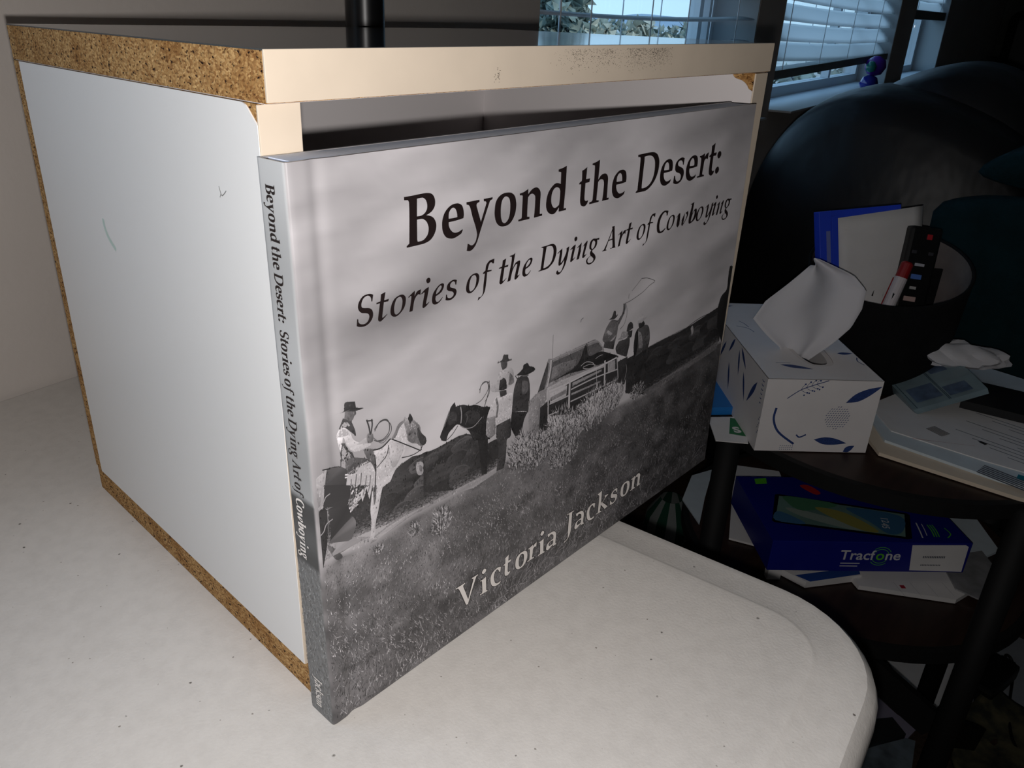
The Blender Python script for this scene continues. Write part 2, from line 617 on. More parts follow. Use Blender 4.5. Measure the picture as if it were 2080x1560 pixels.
GLYPH={
 'B':['0,0* 208,1 430,5 536,-1 630,-24 690,-79 719,-163 708,-252 652,-324 576,-363 505,-384* 582,-406 663,-447 717,-516 741,-602 721,-701 657,-794 573,-851 463,-878 354,-884 33,-883* 30,-856* 90,-821* 95,-767 109,-370 110,-136 96,-76 77,-62* 1,-53*|294,-66* 376,-64 441,-73 500,-123 528,-206 517,-284 462,-345 381,-373 285,-372*|284,-430* 366,-429 432,-443 499,-492 538,-559 553,-632 534,-721 478,-783 410,-817 342,-823 289,-819* 279,-779*'],
 'e':['0,0* 12,67 -1,163 -38,241 -111,285 -183,299 -298,289 -398,242 -483,163 -534,47 -542,-65 -522,-172 -459,-267 -373,-313 -272,-333 -169,-317 -73,-285 -44,-269* -14,-215* -29,-200* -96,-228 -184,-238 -257,-222 -329,-163 -372,-82 -375,-15* -198,-14|-375,48* -377,95 -363,165 -312,219 -255,231 -198,192 -166,115 -157,45* -256,43'],
 'y':['0,0* 346,-1* 346,-44* 289,-57 271,-86 282,-141 391,-423* 536,-92* 519,-59 465,-48* 459,-4* 706,-3* 704,-38* 644,-59 614,-103 389,-578 314,-751 253,-851 177,-914 100,-936 13,-916* 38,-784* 61,-794 130,-831 191,-828 252,-773 285,-680 289,-637* 249,-500 170,-315 108,-136 78,-79 48,-56 3,-45*'],
 'o':['0,0 111,-29 196,-104 234,-218 238,-318 211,-444 133,-562 17,-634 -145,-640 -263,-599 -345,-507 -384,-373 -380,-247 -355,-135 -279,-49 -152,1|-56,-68 19,-110 54,-193 63,-293 53,-420 13,-523 -74,-582 -148,-558 -194,-471 -209,-361 -205,-234 -176,-131 -121,-76'],
 'n':['0,0* 125,16 257,61* 262,-42* 369,34 477,60 557,42 624,-19 649,-94 645,-226 645,-473 663,-499 725,-504* 723,-545* 463,-549* 479,-356 482,-152 455,-88 390,-52 328,-56 276,-94 256,-151 250,-464 267,-496 327,-507* 325,-550* -15,-550* -17,-515* 52,-507 81,-489 85,-399 93,-99 82,-48 6,-35*'],
 'd':['0,0* 151,19 270,49* 265,-409 240,-807 268,-833 323,-839* 315,-880* 72,-878* 71,-788* -10,-866 -91,-902 -183,-893 -286,-835 -345,-743 -358,-637 -335,-506 -277,-401 -169,-312 -74,-272 9,-276 95,-304* 93,-180 89,-76 75,-59 4,-44*|-26,-356 52,-386 90,-449* 91,-553 78,-710 48,-748 -50,-781 -119,-755 -174,-684 -195,-587 -182,-475 -138,-398 -83,-364'],
 't':['0,0* 79,21 176,61* 168,-82 160,-193* 304,-195* 287,-273* 149,-275* 144,-418 142,-569 157,-638 200,-668 287,-663* 255,-729 180,-776 100,-771 24,-729 -8,-644 -12,-529 -9,-304 -30,-283 -76,-279* -76,-249* -28,-227 9,-203 9,-82'],
 'h':['0,0* 133,21 266,56* 262,-105 250,-370* 334,-294 429,-266 512,-268 575,-303 618,-375 624,-483 628,-797 643,-819 703,-824* 700,-866* 446,-866* 466,-755 475,-561 471,-464 438,-402 377,-377 312,-382 255,-428 248,-532 234,-792 259,-823 331,-833* 322,-868* -29,-872* -26,-828* 38,-823 81,-800 89,-704 97,-418 95,-134 87,-58 69,-45 0,-32*'],
 'D':['0,0* 318,8 560,7 727,-17 854,-87 936,-211 954,-335 937,-467 870,-616 757,-738 608,-831 452,-878 310,-880 34,-877* 35,-852* 99,-816* 100,-700 114,-429 115,-137 104,-72 72,-55 9,-52*|281,-69* 410,-60 532,-67 641,-105 729,-190 766,-315 766,-470 723,-610 630,-722 497,-783 378,-802 276,-798* 270,-699 277,-447 290,-177'],
 's':['0,0* -9,-80 -10,-161* -56,-158* -88,-83 -154,-40 -243,-44 -295,-96 -264,-157 -165,-196 -41,-245 28,-328 33,-423 -26,-522 -126,-586 -279,-608 -433,-568* -435,-484 -427,-387* -374,-393* -356,-459 -297,-524 -225,-547 -128,-521 -97,-455 -122,-393 -188,-351 -320,-312 -398,-257 -420,-174 -402,-85 -317,-14 -191,25 -101,28'],
 'r':['0,0* 117,12 258,52* 259,-50* 314,5 378,40 453,53* 446,-32 439,-122* 364,-96 295,-113 263,-182 256,-302 234,-456 268,-497 344,-506* 335,-547* -16,-546* -25,-511* 63,-503 93,-476 94,-284 90,-92 58,-41 13,-34*'],
 ':':['0,0 95,-46 101,-132 2,-194 -85,-138 -88,-53', '-6,-403 76,-445 88,-527 -19,-590 -109,-542 -107,-456'],
 'V':['0,0* 307,-4* 303,-33* 255,-47 249,-95 318,-281 408,-543* 504,-270 572,-68 556,-35 522,-23* 526,1* 730,-4* 727,-33* 681,-36 651,-80 535,-340 399,-678* 339,-662* 260,-454 143,-161 95,-64 57,-33 6,-25*'],
 'i':['0,0* 112,-3 197,21* 200,-142 211,-360 227,-401 260,-407* 254,-439* -3,-419* 2,-387* 57,-393 77,-352 70,-154 62,-62 41,-24 4,-20*', '127,278 189,240 194,185 129,143 68,175 63,233'],
 'c':['0,0* -21,-139* -64,-114* -92,-46 -142,-9 -214,-48 -247,-153 -233,-267 -184,-385 -98,-426 9,-416* -32,-473 -160,-474 -267,-426 -337,-332 -367,-190 -343,-63 -258,12 -133,39 -69,29'],
 'a':['0,0* -38,13* -59,95 27,98 178,79 260,13 293,-103 281,-297 291,-348 327,-379* 329,-395* 181,-385* 182,-322* 75,-378 -22,-402 -89,-350 -85,-261 -32,-179 103,-155 182,-148* 181,-66 150,-6 58,38|182,-198* 179,-293 93,-305 30,-301 0,-249 32,-192 105,-184'],
 'J':['0,0* 314,-11* 312,-36* 244,-39 229,-85 228,-378 222,-574 185,-700 98,-819 -55,-872* -35,-822* 49,-811 104,-749 98,-547 101,-191 107,-70 86,-28 7,-25*'],
 'k':['0,0* 90,13 187,33* 195,-199 186,-509 165,-602 247,-660* 241,-675* -14,-651* -11,-628* 62,-627 77,-568 81,-238 79,-109 59,-60 8,-26*', '189,-409* 329,-317 376,-265 344,-224* 341,-197* 518,-223* 516,-246* 431,-272 283,-369 248,-409*', '227,-353* 540,-636* 400,-664* 172,-401*'],
 'S_':['0,0* -16,-64 -26,-115* -48,-110* -55,-43 -87,-5 -137,11 -213,-18 -258,-93 -258,-160 -209,-191 -106,-216 -42,-263 -21,-343 -43,-419 -115,-489 -214,-519 -317,-505 -385,-474* -368,-351* -344,-359* -340,-417 -292,-461 -211,-476 -142,-444 -108,-377 -120,-324 -170,-293 -272,-261 -326,-199 -336,-123 -302,-46 -225,22 -136,37 -62,30'],
 't_':['0,0* 103,20* 67,-122* 175,-122* 157,-162* 58,-157* 31,-296 9,-417 32,-429 119,-388* 124,-395* 46,-452 -33,-489 -78,-465 -82,-407 -31,-155* -110,-155* -105,-131* -17,-121*'],
 'o_':['0,0 62,-49 73,-129 39,-237 -44,-320 -142,-367 -222,-360 -278,-313 -290,-233 -259,-126 -192,-40 -96,0|-57,-28 -11,-83 -15,-185 -59,-290 -141,-335 -188,-316 -204,-242 -189,-143 -137,-47'],
 'r_':['0,0* 153,83* 160,53 150,-22* 210,55 307,78* 291,-29* 250,-4 191,-32 139,-111 97,-284* 15,-289* 47,-154 73,-17 61,12* 11,-18*'],
 'i_':['0,0* 99,62 184,86* 187,49 155,-75 118,-199 126,-227 195,-197* 195,-211* 117,-265 48,-288 24,-256 43,-154 80,-18 72,10* 10,-15*', '188,261 230,229 223,178 169,158 132,192 137,243'],
 'e_':['0,0* -80,-69 -186,-95 -255,-61 -274,17 -243,130 -146,227 -41,277 29,261 32,201 -25,120 -113,80 -174,67* -184,10 -159,-47 -98,-51 -9,9*|-169,99* -147,174 -76,238 -32,235 -33,189 -95,129'],
 's_':['0,0* -18,-91* -40,-83* -58,-28 -103,-7 -166,-38 -175,-96 -131,-127 -40,-167 -8,-229 -41,-303 -132,-351 -222,-354 -302,-331* -287,-226* -261,-232* -248,-289 -186,-317 -113,-300 -86,-252 -122,-203 -221,-167 -265,-117 -247,-40 -166,9 -76,23'],
 'f_':['0,0* -14,-91* -52,-89* -89,-54 -142,-72 -180,-151 -193,-196* -76,-210* -81,-234* -205,-232* -224,-416 -256,-583 -317,-676 -470,-761* -437,-689* -389,-701 -323,-640 -307,-471 -270,-247* -325,-246* -323,-221* -256,-189* -236,-91 -157,-18 -68,-2'],
 'h_':['0,0* 98,6 169,33* 131,-148 101,-278* 178,-182 286,-152 327,-175 318,-260 270,-414 264,-462 336,-446* 248,-516 184,-534 164,-492 195,-373 235,-231 215,-208 162,-241 94,-339 39,-521* -51,-531* -11,-392 51,-157 64,-49 45,-21 4,-15*'],
 'D_':['0,0* 175,0 352,6 454,-32 512,-120 512,-250 443,-393 328,-475 212,-517 -63,-519* -60,-503* -6,-492 10,-450 63,-75 50,-31 5,-16*|177,-26* 295,-29 377,-63 414,-154 404,-281 343,-400 247,-459 150,-478 97,-480* 119,-316'],
 'y_':['0,0* 163,81* 165,-25 138,-191 138,-237 216,-180 307,-38 309,53* 405,82* 390,-27 343,-205 272,-351 157,-461 56,-491 -12,-453* -2,-402* 48,-385* 61,-421 104,-444 174,-411 236,-290 249,-200* 162,-275 81,-292 51,-253 59,-149 82,-9 66,14* 14,-20*'],
 'n_':['0,0* 163,91* 144,-40 140,-107* 246,22 359,94* 377,66 342,-49 291,-189 295,-224 376,-206* 299,-266 235,-281 209,-242 230,-137 270,4* 208,-25 142,-121 92,-274* 0,-280* 44,-116 74,13* 12,-16*'],
 'g_':['0,0* -10,-46* -80,-34* -79,-137 -138,-209 -235,-246* -242,-286 -168,-341 -117,-393 -97,-466 -168,-536 -300,-568 -404,-542 -455,-479 -429,-415 -300,-364* -329,-311 -312,-259 -281,-237* -353,-197 -369,-112 -328,-24 -232,16 -118,0|-204,-32 -153,-82 -176,-174 -239,-218 -288,-181 -286,-100 -248,-38|-288,-374* -189,-448 -204,-515 -315,-534 -385,-507 -403,-448 -363,-400'],
 'A_':['0,0* 32,-228 83,-499 120,-526* 116,-532* -113,-526* -109,-510* -28,-495 -52,-319* -202,-325* -277,-482 -301,-502 -250,-523* -251,-536* -432,-531* -426,-516* -357,-492 -219,-298 -87,-63 -108,-11|-179,-297* -56,-291* -81,-112*'],
 'C_':['0,0* -27,-109* -75,-110* -87,-47 -159,-11 -262,-55 -349,-180 -368,-333 -311,-464 -213,-472 -62,-418* -58,-436* -158,-508 -300,-522 -419,-481 -475,-385 -483,-228 -403,-68 -230,26 -85,21'],
 'w_':['0,0* 116,85* 174,83* 189,-47 181,-216* 278,-115 410,62* 399,-116 370,-220* 456,-143 517,-26 448,47* 560,88* 584,-18 492,-149 343,-282* 287,-233 296,-118* 111,-282* 47,-221 50,-79 62,26* 20,-17*'],
 'b_':['0,0* 174,34* 154,-134 130,-257* 218,-180 301,-156 354,-200 365,-348 267,-461 68,-521 -11,-481 -12,-326 54,-83 57,-21 12,-20*|130,-330* 208,-214 250,-239 240,-347 175,-446 110,-473 101,-435'],
}
TITLE=[('B', 45.23, 208.34, 1.0), ('e', 73.72, 196.72, 1.0), ('y', 75.26, 202.37, 1.0), ('o', 98.33, 202.88, 1.0), ('n', 104.96, 201.55, 1.0), ('d', 128.83, 208.21, 1.0), ('t', 145.0, 205.87, 1.0), ('h', 152.19, 208.12, 1.0), ('e', 179.0, 197.0, 1.0), ('D', 187.26, 208.3, 1.0), ('e', 218.95, 197.61, 1.0), ('s', 229.84, 202.54, 1.0), ('e', 243.25, 197.03, 1.0), ('r', 244.83, 201.97, 1.0), ('t', 256.37, 206.1, 1.0), (':', 265.48, 202.6, 1.0)]
SUBTITLE=[('S_', 30.25, 177.17, 1.0), ('t_', 33.59, 176.52, 1.0), ('o_', 43.32, 174.2, 1.0), ('r_', 45.94, 172.65, 1.0), ('i_', 52.17, 172.5, 1.0), ('e_', 62.88, 168.56, 1.0), ('s_', 70.33, 173.76, 1.0), ('o_', 81.05, 174.21, 1.0), ('f_', 91.07, 177.98, 1.0), ('t_', 95.96, 176.3, 1.0), ('h_', 100.05, 177.33, 1.0), ('e_', 113.63, 168.5, 1.0), ('D_', 119.86, 177.33, 1.0), ('y_', 130.97, 172.56, 1.0), ('i_', 139.89, 172.46, 1.0), ('n_', 144.85, 172.47, 1.0), ('g_', 161.32, 174.12, 1.0), ('A_', 172.8, 177.71, 1.0), ('r_', 176.43, 172.79, 1.0), ('t_', 184.91, 176.79, 1.0), ('o_', 198.05, 174.57, 1.0), ('f_', 207.58, 178.42, 1.0), ('C_', 219.68, 177.64, 1.0), ('o_', 225.17, 174.82, 1.0), ('w_', 228.22, 173.01, 1.0), ('b_', 241.48, 177.87, 1.0), ('o_', 254.32, 174.86, 1.0), ('y_', 257.88, 173.79, 1.0), ('i_', 265.62, 173.59, 1.0), ('n_', 270.44, 173.2, 1.0), ('g_', 286.9, 174.77, 1.0)]
AUTHOR=[('V', 69.36, 28.87, 1.0), ('i', 85.45, 23.97, 1.0), ('c', 99.84, 24.24, 1.0), ('t', 102.72, 27.6, 0.722), ('o', 115.95, 24.48, 0.722), ('r', 119.83, 23.93, 0.722), ('i', 127.96, 23.65, 1.0), ('a', 136.26, 22.76, 1.0), ('J', 150.37, 29.31, 1.0), ('a', 159.87, 23.9, 1.0), ('c', 175.75, 24.63, 1.0), ('k', 177.53, 29.34, 1.0), ('s', 196.68, 24.68, 0.722), ('o', 205.88, 25.15, 0.722), ('n', 210.6, 24.32, 0.722)]
PICTURE=[
 (62,'378,1053* 423,1065 463,1071 496,1063 529,1064 550,1058 584,1056 626,1054 676,1055 735,1053 795,1041* 857,1002* 860,812* 660,819* 517,817* 267,838* 122,842* 40,885* 40,1022* 144,994* 263,989* 344,1008*'),
 (150,'481,1035* 501,1032 515,1021 528,1027* 525,1008 511,999 520,977 500,969 483,982 477,1013'),
 (108,'494,1018 508,1006 506,984 494,995'),
 (98,'50,1012* 142,956 173,902 145,836* 45,877*'),
 (116,'50,1017* 131,967 129,940 51,990*'),
 (140,'39,880* 169,841 228,810 265,803 382,828 517,817* 860,812* 861,792* 447,802* 251,775* 102,801* 17,813*'),
 (160,'245,790* 316,807 414,818 503,812 448,808 347,791 270,777*'),
 (52,'-30,1133* -21,1093 -12,1047 -15,984 -19,877 -23,807* 14,780* 39,875* 50,1017* 36,1040* 6,1036'),
 (168,'61,1183* 20,1167 -18,1153 -33,1134 -20,1103 -16,1064 6,1036 35,1035* 48,1113*'),
 (140,'-12,1109 10,1110 28,1080 20,1047 -1,1052 -12,1078'),
 (58,'35,1035* 136,959* 179,983* 261,961* 259,1029* 48,1124*'),
 (100,'51,1091* 133,1075* 136,998 51,1022*'),
 (112,'93,1072 132,1062 134,1015 95,1020'),
 (82,'64,1184* 123,1167* 152,1146* 139,1078* 45,1122*'),
 (50,'49,1123* 133,1080* 126,1057 46,1098*'),
 (190,'258,1019* 270,1123 276,1175 309,1172 352,1187 372,1201 391,1232 417,1244* 442,1229* 434,1199 452,1148 432,1134 418,1106 385,1075 358,1030 338,1011 300,1005 263,1000*'),
 (172,'357,1164 395,1160 419,1128 392,1083 366,1061 348,1091'),
 (120,'352,1187* 372,1207 392,1237 420,1245 426,1237* 401,1223 384,1197 365,1183*'),
 (128,'417,1244* 427,1259* 439,1241* 453,1263* 465,1237* 483,1214 502,1190 508,1160 531,1129 532,1111 520,1099 497,1105 484,1119 458,1132 436,1155 431,1195'),
 (70,'492,1188 511,1153 531,1129 531,1103 513,1101 494,1132 485,1169'),
 (108,'440,1180 466,1187 482,1159 471,1130 445,1145'),
 (45,'453,1263* 466,1236 451,1217* 442,1245*'),
 (180,'254,1004* 306,1002* 295,968 280,907 265,862 259,812* 251,786* 235,801* 244,867 242,925 250,978'),
 (100,'258,1019* 277,1021* 270,957 260,939*'),
 (185,'148,1127* 189,1136 241,1141 270,1113* 267,1015* 259,1035* 241,976* 229,1032* 208,980* 199,1023* 186,1002 160,964* 136,959* 139,1045'),
 (92,'146,1180 180,1182 242,1151 250,1134 206,1134 187,1118 159,1120 146,1139'),
 (192,'128,1315* 150,1315 171,1289 185,1253 229,1220 252,1219* 260,1202* 216,1199 182,1206 156,1239 142,1280 135,1252 127,1225* 121,1258 118,1294'),
 (165,'195,1228* 224,1238 242,1241* 246,1224* 217,1222*'),
 (78,'124,1256* 143,1254 160,1221 176,1205* 183,1181* 130,1187* 126,1210'),
 (70,'145,1354* 179,1331* 193,1291 196,1264* 176,1287 150,1315 128,1315 135,1333'),
 (82,'125,1195* 170,1197* 190,1162 181,1115* 149,1142* 123,1164*'),
 (100,'155,1378* 201,1364* 202,1351 194,1346 188,1336 179,1330* 150,1351* 153,1366'),
 (58,'117,1377* 150,1380 154,1405 163,1411 200,1401* 203,1375* 237,1362* 204,1363 160,1375'),
 (105,'245,1250 271,1245 270,1214 246,1217'),
 (95,'224,1196* 244,1193 267,1178 279,1120 275,1078* 264,1115 237,1159*'),
 (85,'39,875* 70,841 106,787 100,774 72,789 47,842'),
 (56,'517,1061* 585,1057 660,1061 714,1064 763,1055* 801,1036* 827,955* 945,959 987,938* 977,820* 882,807* 683,816* 513,882*'),
 (150,'690,813* 882,807* 963,815 950,788* 804,772* 708,793*'),
 (42,'826,1011* 891,991* 889,809* 855,815* 841,924'),
 (48,'608,1098* 611,1109 632,1144 655,1178 667,1211 691,1228* 697,1205* 738,1200 775,1182 812,1174 850,1151* 901,1133* 905,975* 801,1008* 776,1060 745,1092 708,1120 684,1115 655,1097 643,1068* 620,1079'),
 (64,'650,1170 673,1190 702,1170 696,1139 661,1133'),
 (58,'750,1153 793,1157 838,1121 825,1086 775,1100'),
 (168,'968,1287* 1035,1271 1053,1206 1039,1191 992,1186 965,1183* 913,1199 893,1229 899,1246 938,1224* 950,1263'),
 (110,'1022,1255* 1044,1229 1052,1201 1032,1193* 1015,1198*'),
 (66,'937,1324* 970,1329 979,1348 1009,1342* 1012,1321 1035,1312* 1000,1311 961,1321'),
 (72,'962,1321* 1004,1309* 1001,1286 975,1281* 965,1302'),
 (192,'939,1169* 999,1164 1042,1149* 1052,1075 1038,1033* 943,1028* 935,1076 904,1027 878,1011* 883,1085 908,1136'),
 (110,'933,1156* 944,1113 936,1066* 950,1065* 955,1119 943,1163*'),
 (60,'955,1193* 960,1231 983,1241 1000,1223 1005,1184* 978,1185'),
 (72,'958,1187* 1002,1179* 1006,1156* 966,1155*'),
 (130,'883,1085* 935,1076* 938,988* 905,980 878,1006*'),
 (66,'943,1027* 1035,1029* 1042,943 1014,932* 1011,838 999,789* 950,793* 961,901 945,970'),
 (62,'1072,1210* 1113,1214 1150,1185 1163,1109 1159,1047 1156,1014* 1122,1034 1043,1055* 1046,1102 1053,1166'),
 (95,'1108,1188* 1147,1170 1146,1125 1107,1127'),
 (105,'1099,1219* 1141,1218* 1148,1200 1114,1205'),
 (48,'1064,1227* 1105,1244 1111,1262 1139,1263 1152,1245 1183,1230 1190,1213 1142,1208 1099,1217'),
 (46,'1043,1057* 1152,1018* 1128,984 1114,921* 1071,924* 1039,986'),
 (138,'1156,1069* 1206,1089 1220,1100 1284,1240* 1315,1231* 1599,1238 1651,1229 1688,1202 1724,1159* 1736,1065* 1459,1085* 1288,1088* 1282,1069 1291,990* 1241,1008* 1242,871* 1167,870*'),
 (88,'1316,1214* 1439,1215 1644,1215 1680,1199 1709,1163* 1528,1135 1294,1113*'),
 (120,'1318,1188* 1395,1189* 1395,1144 1311,1128*'),
 (112,'1403,1186* 1499,1176* 1478,1139 1407,1140*'),
 (72,'1220,1094* 1272,1208 1287,1218* 1283,1152 1265,1095*'),
 (52,'1469,1072* 1847,1078* 1875,946* 1686,932 1486,887* 1298,944* 1300,1019*'),
 (168,'1284,1094* 1442,1096 1735,1077* 1737,1060* 1453,1071 1297,1066*'),
 (172,'1309,1057* 1438,1057* 1435,1003* 1313,1007*'),
 (120,'1314,1036* 1433,1039* 1432,1018* 1315,1014*'),
 (150,'1478,1058* 1715,1055* 1717,1043* 1480,1040*'),
 (130,'1475,1003* 1714,992* 1715,983* 1476,992*'),
 (150,'1766,1073* 1830,1071* 1837,1017* 1773,1020*'),
 (50,'1241,1008* 1293,1022* 1303,876* 1239,867*'),
 (128,'1156,1069* 1228,1087 1241,1008 1238,873* 1168,867*'),
 (44,'1525,1160 1567,1231 1599,1162 1694,1157 1787,1118 1857,1078 1703,1087 1581,1096 1449,1115 1331,1116 1471,1131'),
 (50,'1945,1045* 2139,1050 2301,1055 2532,1058 2888,1095* 2912,1151* 2970,1185 2966,1268 2967,1334* 3010,1326* 2966,856* 2708,831 2466,814 2240,792 2134,774* 1956,841* 1939,1016'),
 (38,'2888,1095* 2910,1158 2969,1189 2966,1268 2967,1334* 3017,1324* 3013,836* 2910,964*'),
 (150,'2583,1044* 2606,1051 2621,1014 2608,990*'),
 (105,'2130,795* 2351,803 2708,831 2951,861* 2952,810* 2474,777 2193,747*'),
 (92,'1727,1272* 1764,1302 1812,1289 1830,1268 1824,1205 1810,1174* 1723,1195* 1703,1215 1712,1247'),
 (150,'1743,1256* 1784,1228 1766,1221* 1735,1247*'),
 (150,'1814,1208* 1823,1217* 1798,1189 1752,1184* 1770,1191*'),
 (60,'1743,1310* 1767,1318 1781,1347* 1798,1341 1804,1317 1822,1318* 1792,1302'),
 (95,'1809,1279* 1848,1303 1862,1334 1858,1366* 1879,1361* 1882,1329 1860,1289 1831,1255*'),
 (70,'1723,1201* 1814,1179* 1805,1137* 1715,1171*'),
 (66,'1853,1168* 1917,1165 1936,1198* 1951,1134 1940,1077 1933,1057* 1839,1103* 1824,1140'),
 (62,'1911,1202* 1920,1238 1943,1247 1963,1233 1971,1207* 1940,1202'),
 (56,'1919,1203* 1966,1196* 1962,1161 1931,1169'),
 (132,'1833,1178* 1860,1189 1871,1213 1911,1202* 1935,1175* 1886,1172'),
 (78,'1995,1170* 2021,1193 2082,1195 2123,1173 2145,1105 2138,1057* 2134,1017* 2108,1050 2008,1026* 1991,1098'),
 (130,'2019,1176* 2053,1154 2083,1072 2046,1073* 2033,1123'),
 (40,'1992,1159* 2017,1188 2031,1075 2006,1026*'),
 (54,'2016,1225* 2068,1220* 2078,1197 2032,1189'),
 (155,'2007,1220* 2012,1250 2045,1265 2068,1247 2099,1237* 2058,1219'),
 (46,'1987,1032* 2125,1042* 2115,1006 2090,906 2088,855* 2054,804* 2019,960'),
 (50,'1855,1053* 1943,1057* 1949,950 1937,898* 1862,934*'),
]
LINES=[
 (150,0.46,'134,1091 83,1082 50,1076 38,1060 7,1022 -20,987 -20,955 -1,926 27,936 46,965 109,978 135,1025'),
 (85,0.38,'278,1259 302,1278 332,1278 355,1253 357,1223 329,1202 298,1201 275,1217'),
 (70,0.38,'280,1252 306,1282 338,1279 350,1252 345,1222 317,1204 287,1208'),
 (100,0.31,'270,1230 310,1191 341,1203 359,1228'),
 (60,0.62,'259,1245 255,1278 246,1312'),
 (60,0.62,'262,1249 270,1282 269,1306'),
 (60,0.54,'248,1306 274,1299'),
 (55,0.46,'359,1188 395,1162 432,1134 464,1110 503,1080'),
 (60,0.38,'404,1089 456,1079 499,1084 513,1102'),
 (60,0.62,'267,1178 309,1172 353,1193'),
 (70,0.38,'342,1170 331,1131 293,1103 281,1097'),
 (200,0.62,'90,1168 99,1148 120,1134 148,1124'),
 (200,0.62,'92,1157 104,1133 125,1120 147,1114'),
 (150,0.46,'107,1140 106,1087 92,1018'),
 (50,0.46,'275,1154 277,1088 266,998'),
 (60,0.38,'492,1177 501,1140 506,1082'),
 (90,0.38,'187,1110 177,1055 158,987'),
 (90,0.38,'210,1106 201,1055 187,1018'),
 (100,0.38,'232,1085 224,1045 211,1007'),
 (100,0.38,'250,1078 244,1036 234,1008'),
 (90,0.38,'163,1099 156,1043 144,983'),
 (40,0.46,'43,1188 64,1183 123,1165'),
 (150,0.51,'723,1196 729,1160 725,1119'),
 (140,0.38,'720,1111 751,1087 800,1076 851,1102'),
 (60,0.38,'708,1115 678,1088 646,1072'),
 (110,0.63,'661,1199 644,1168 629,1140'),
 (90,0.32,'751,1104 763,1129 757,1150'),
 (70,0.32,'836,1219 842,1250 873,1259 892,1243 893,1200 868,1169'),
 (70,0.32,'833,1234 854,1261 879,1255 886,1221 849,1185 812,1177'),
 (60,0.38,'892,1258 887,1202 863,1142'),
 (70,0.38,'1057,1229 1072,1210 1082,1222'),
 (185,0.89,'1297,1072 1453,1068 1847,1081'),
 (175,1.40,'1455,1090 1458,1009 1462,927'),
 (175,1.27,'1738,1096 1745,1028 1750,958'),
 (150,0.76,'1842,1085 1858,1016 1872,953'),
 (170,0.76,'1309,1003 1460,998'),
 (170,0.76,'1469,1025 1658,1025 1857,1011'),
 (165,0.76,'1302,945 1384,940'),
 (165,0.76,'1471,960 1597,957 1874,952'),
 (150,0.76,'1487,875 1605,879'),
 (170,0.63,'1297,1072 1302,942'),
 (150,0.51,'1311,1227 1438,1228 1600,1230 1651,1227'),
 (180,0.89,'1304,1229 1298,1158 1283,1100'),
 (160,0.38,'1537,1127 1577,1136 1630,1117 1650,1092 1607,1091 1555,1110'),
 (160,0.32,'1554,1116 1613,1114 1658,1095'),
 (150,0.32,'1654,1130 1688,1136 1714,1134'),
 (60,0.38,'1564,1140 1560,1217 1575,1229 1588,1193'),
 (190,0.25,'1663,1094 1675,1028 1691,954'),
 (150,0.38,'1571,1039 1587,1045 1612,1048'),
 (110,0.25,'1310,1350 1310,1294 1312,1232'),
 (70,0.27,'1872,1363 1934,1368 2029,1387 2086,1409 2135,1421 2101,1439 2057,1455 2006,1464'),
 (100,0.20,'2006,1464 1962,1436 1926,1416'),
 (70,0.27,'1904,1407 1901,1382'),
 (75,0.27,'1883,1358 1900,1307 1884,1253 1849,1233'),
 (70,0.33,'1531,1375 1515,1368 1512,1357'),
 (80,0.27,'2139,1053 2301,1057 2531,1059'),
 (60,0.40,'2532,1058 2673,1081 2892,1080'),
 (130,0.33,'2414,1060 2531,1061'),
 (60,0.33,'2238,806 2348,817 2498,832'),
 (140,0.33,'1934,1017 1945,976 1933,924'),
]
PICT_HERD=[36, 72]
COWS=[(41.5, 102.8, 5.8, 3.4, 58), (49.4, 101.8, 5.4, 3.1, 70), (59.0, 100.7, 6.7, 3.5, 80), (68.3, 99.8, 6.7, 3.6, 60), (76.5, 99.6, 6.9, 3.6, 72), (45.2, 95.4, 7.4, 4.0, 52), (55.4, 93.3, 7.8, 4.4, 66), (66.1, 91.1, 8.2, 4.8, 54), (76.5, 90.9, 8.6, 5.6, 50), (38.6, 94.3, 6.5, 4.0, 62), (47.7, 88.4, 6.8, 4.1, 76), (58.1, 86.7, 7.2, 4.8, 60), (33.4, 92.1, 5.7, 3.9, 54), (40.2, 85.4, 5.9, 3.5, 70), (72.8, 83.8, 6.2, 3.7, 64), (30.6, 87.6, 5.0, 4.0, 60), (56.7, 101.2, 5.2, 3.8, 66), (64.2, 101.5, 5.4, 3.4, 58), (73.9, 101.0, 6.3, 3.5, 72), (70.8, 95.3, 6.8, 4.5, 54), (78.9, 92.9, 5.8, 4.6, 62), (60.0, 93.4, 6.5, 3.9, 60), (71.4, 87.9, 6.3, 4.1, 66), (85.4, 89.2, 5.3, 5.7, 50), (223.6, 99.0, 7.1, 3.4, 58), (233.7, 98.7, 7.3, 3.5, 48), (244.0, 99.0, 8.2, 3.5, 62), (254.6, 99.4, 8.5, 3.6, 52), (266.9, 99.4, 8.8, 4.0, 60), (278.2, 99.8, 9.1, 4.0, 48), (286.9, 101.7, 8.6, 4.4, 58), (230.6, 91.7, 7.3, 4.2, 44), (243.3, 91.2, 7.6, 4.3, 54), (257.7, 91.1, 8.6, 4.4, 46), (272.6, 91.7, 9.0, 4.5, 56), (285.4, 92.3, 8.7, 4.5, 44), (219.0, 94.6, 7.0, 4.8, 52)]
DUST=[[(3.9, 88.3), (14.6, 85.3), (26.7, 84.0), (38.2, 82.8), (51.7, 81.7), (66.0, 81.9), (86.0, 81.2)], [(68.3, 81.6), (80.3, 80.9), (88.2, 80.7), (97.7, 82.0)], [(213.4, 77.4), (224.0, 79.2), (246.6, 81.4), (270.8, 83.1), (295.1, 86.1)]]
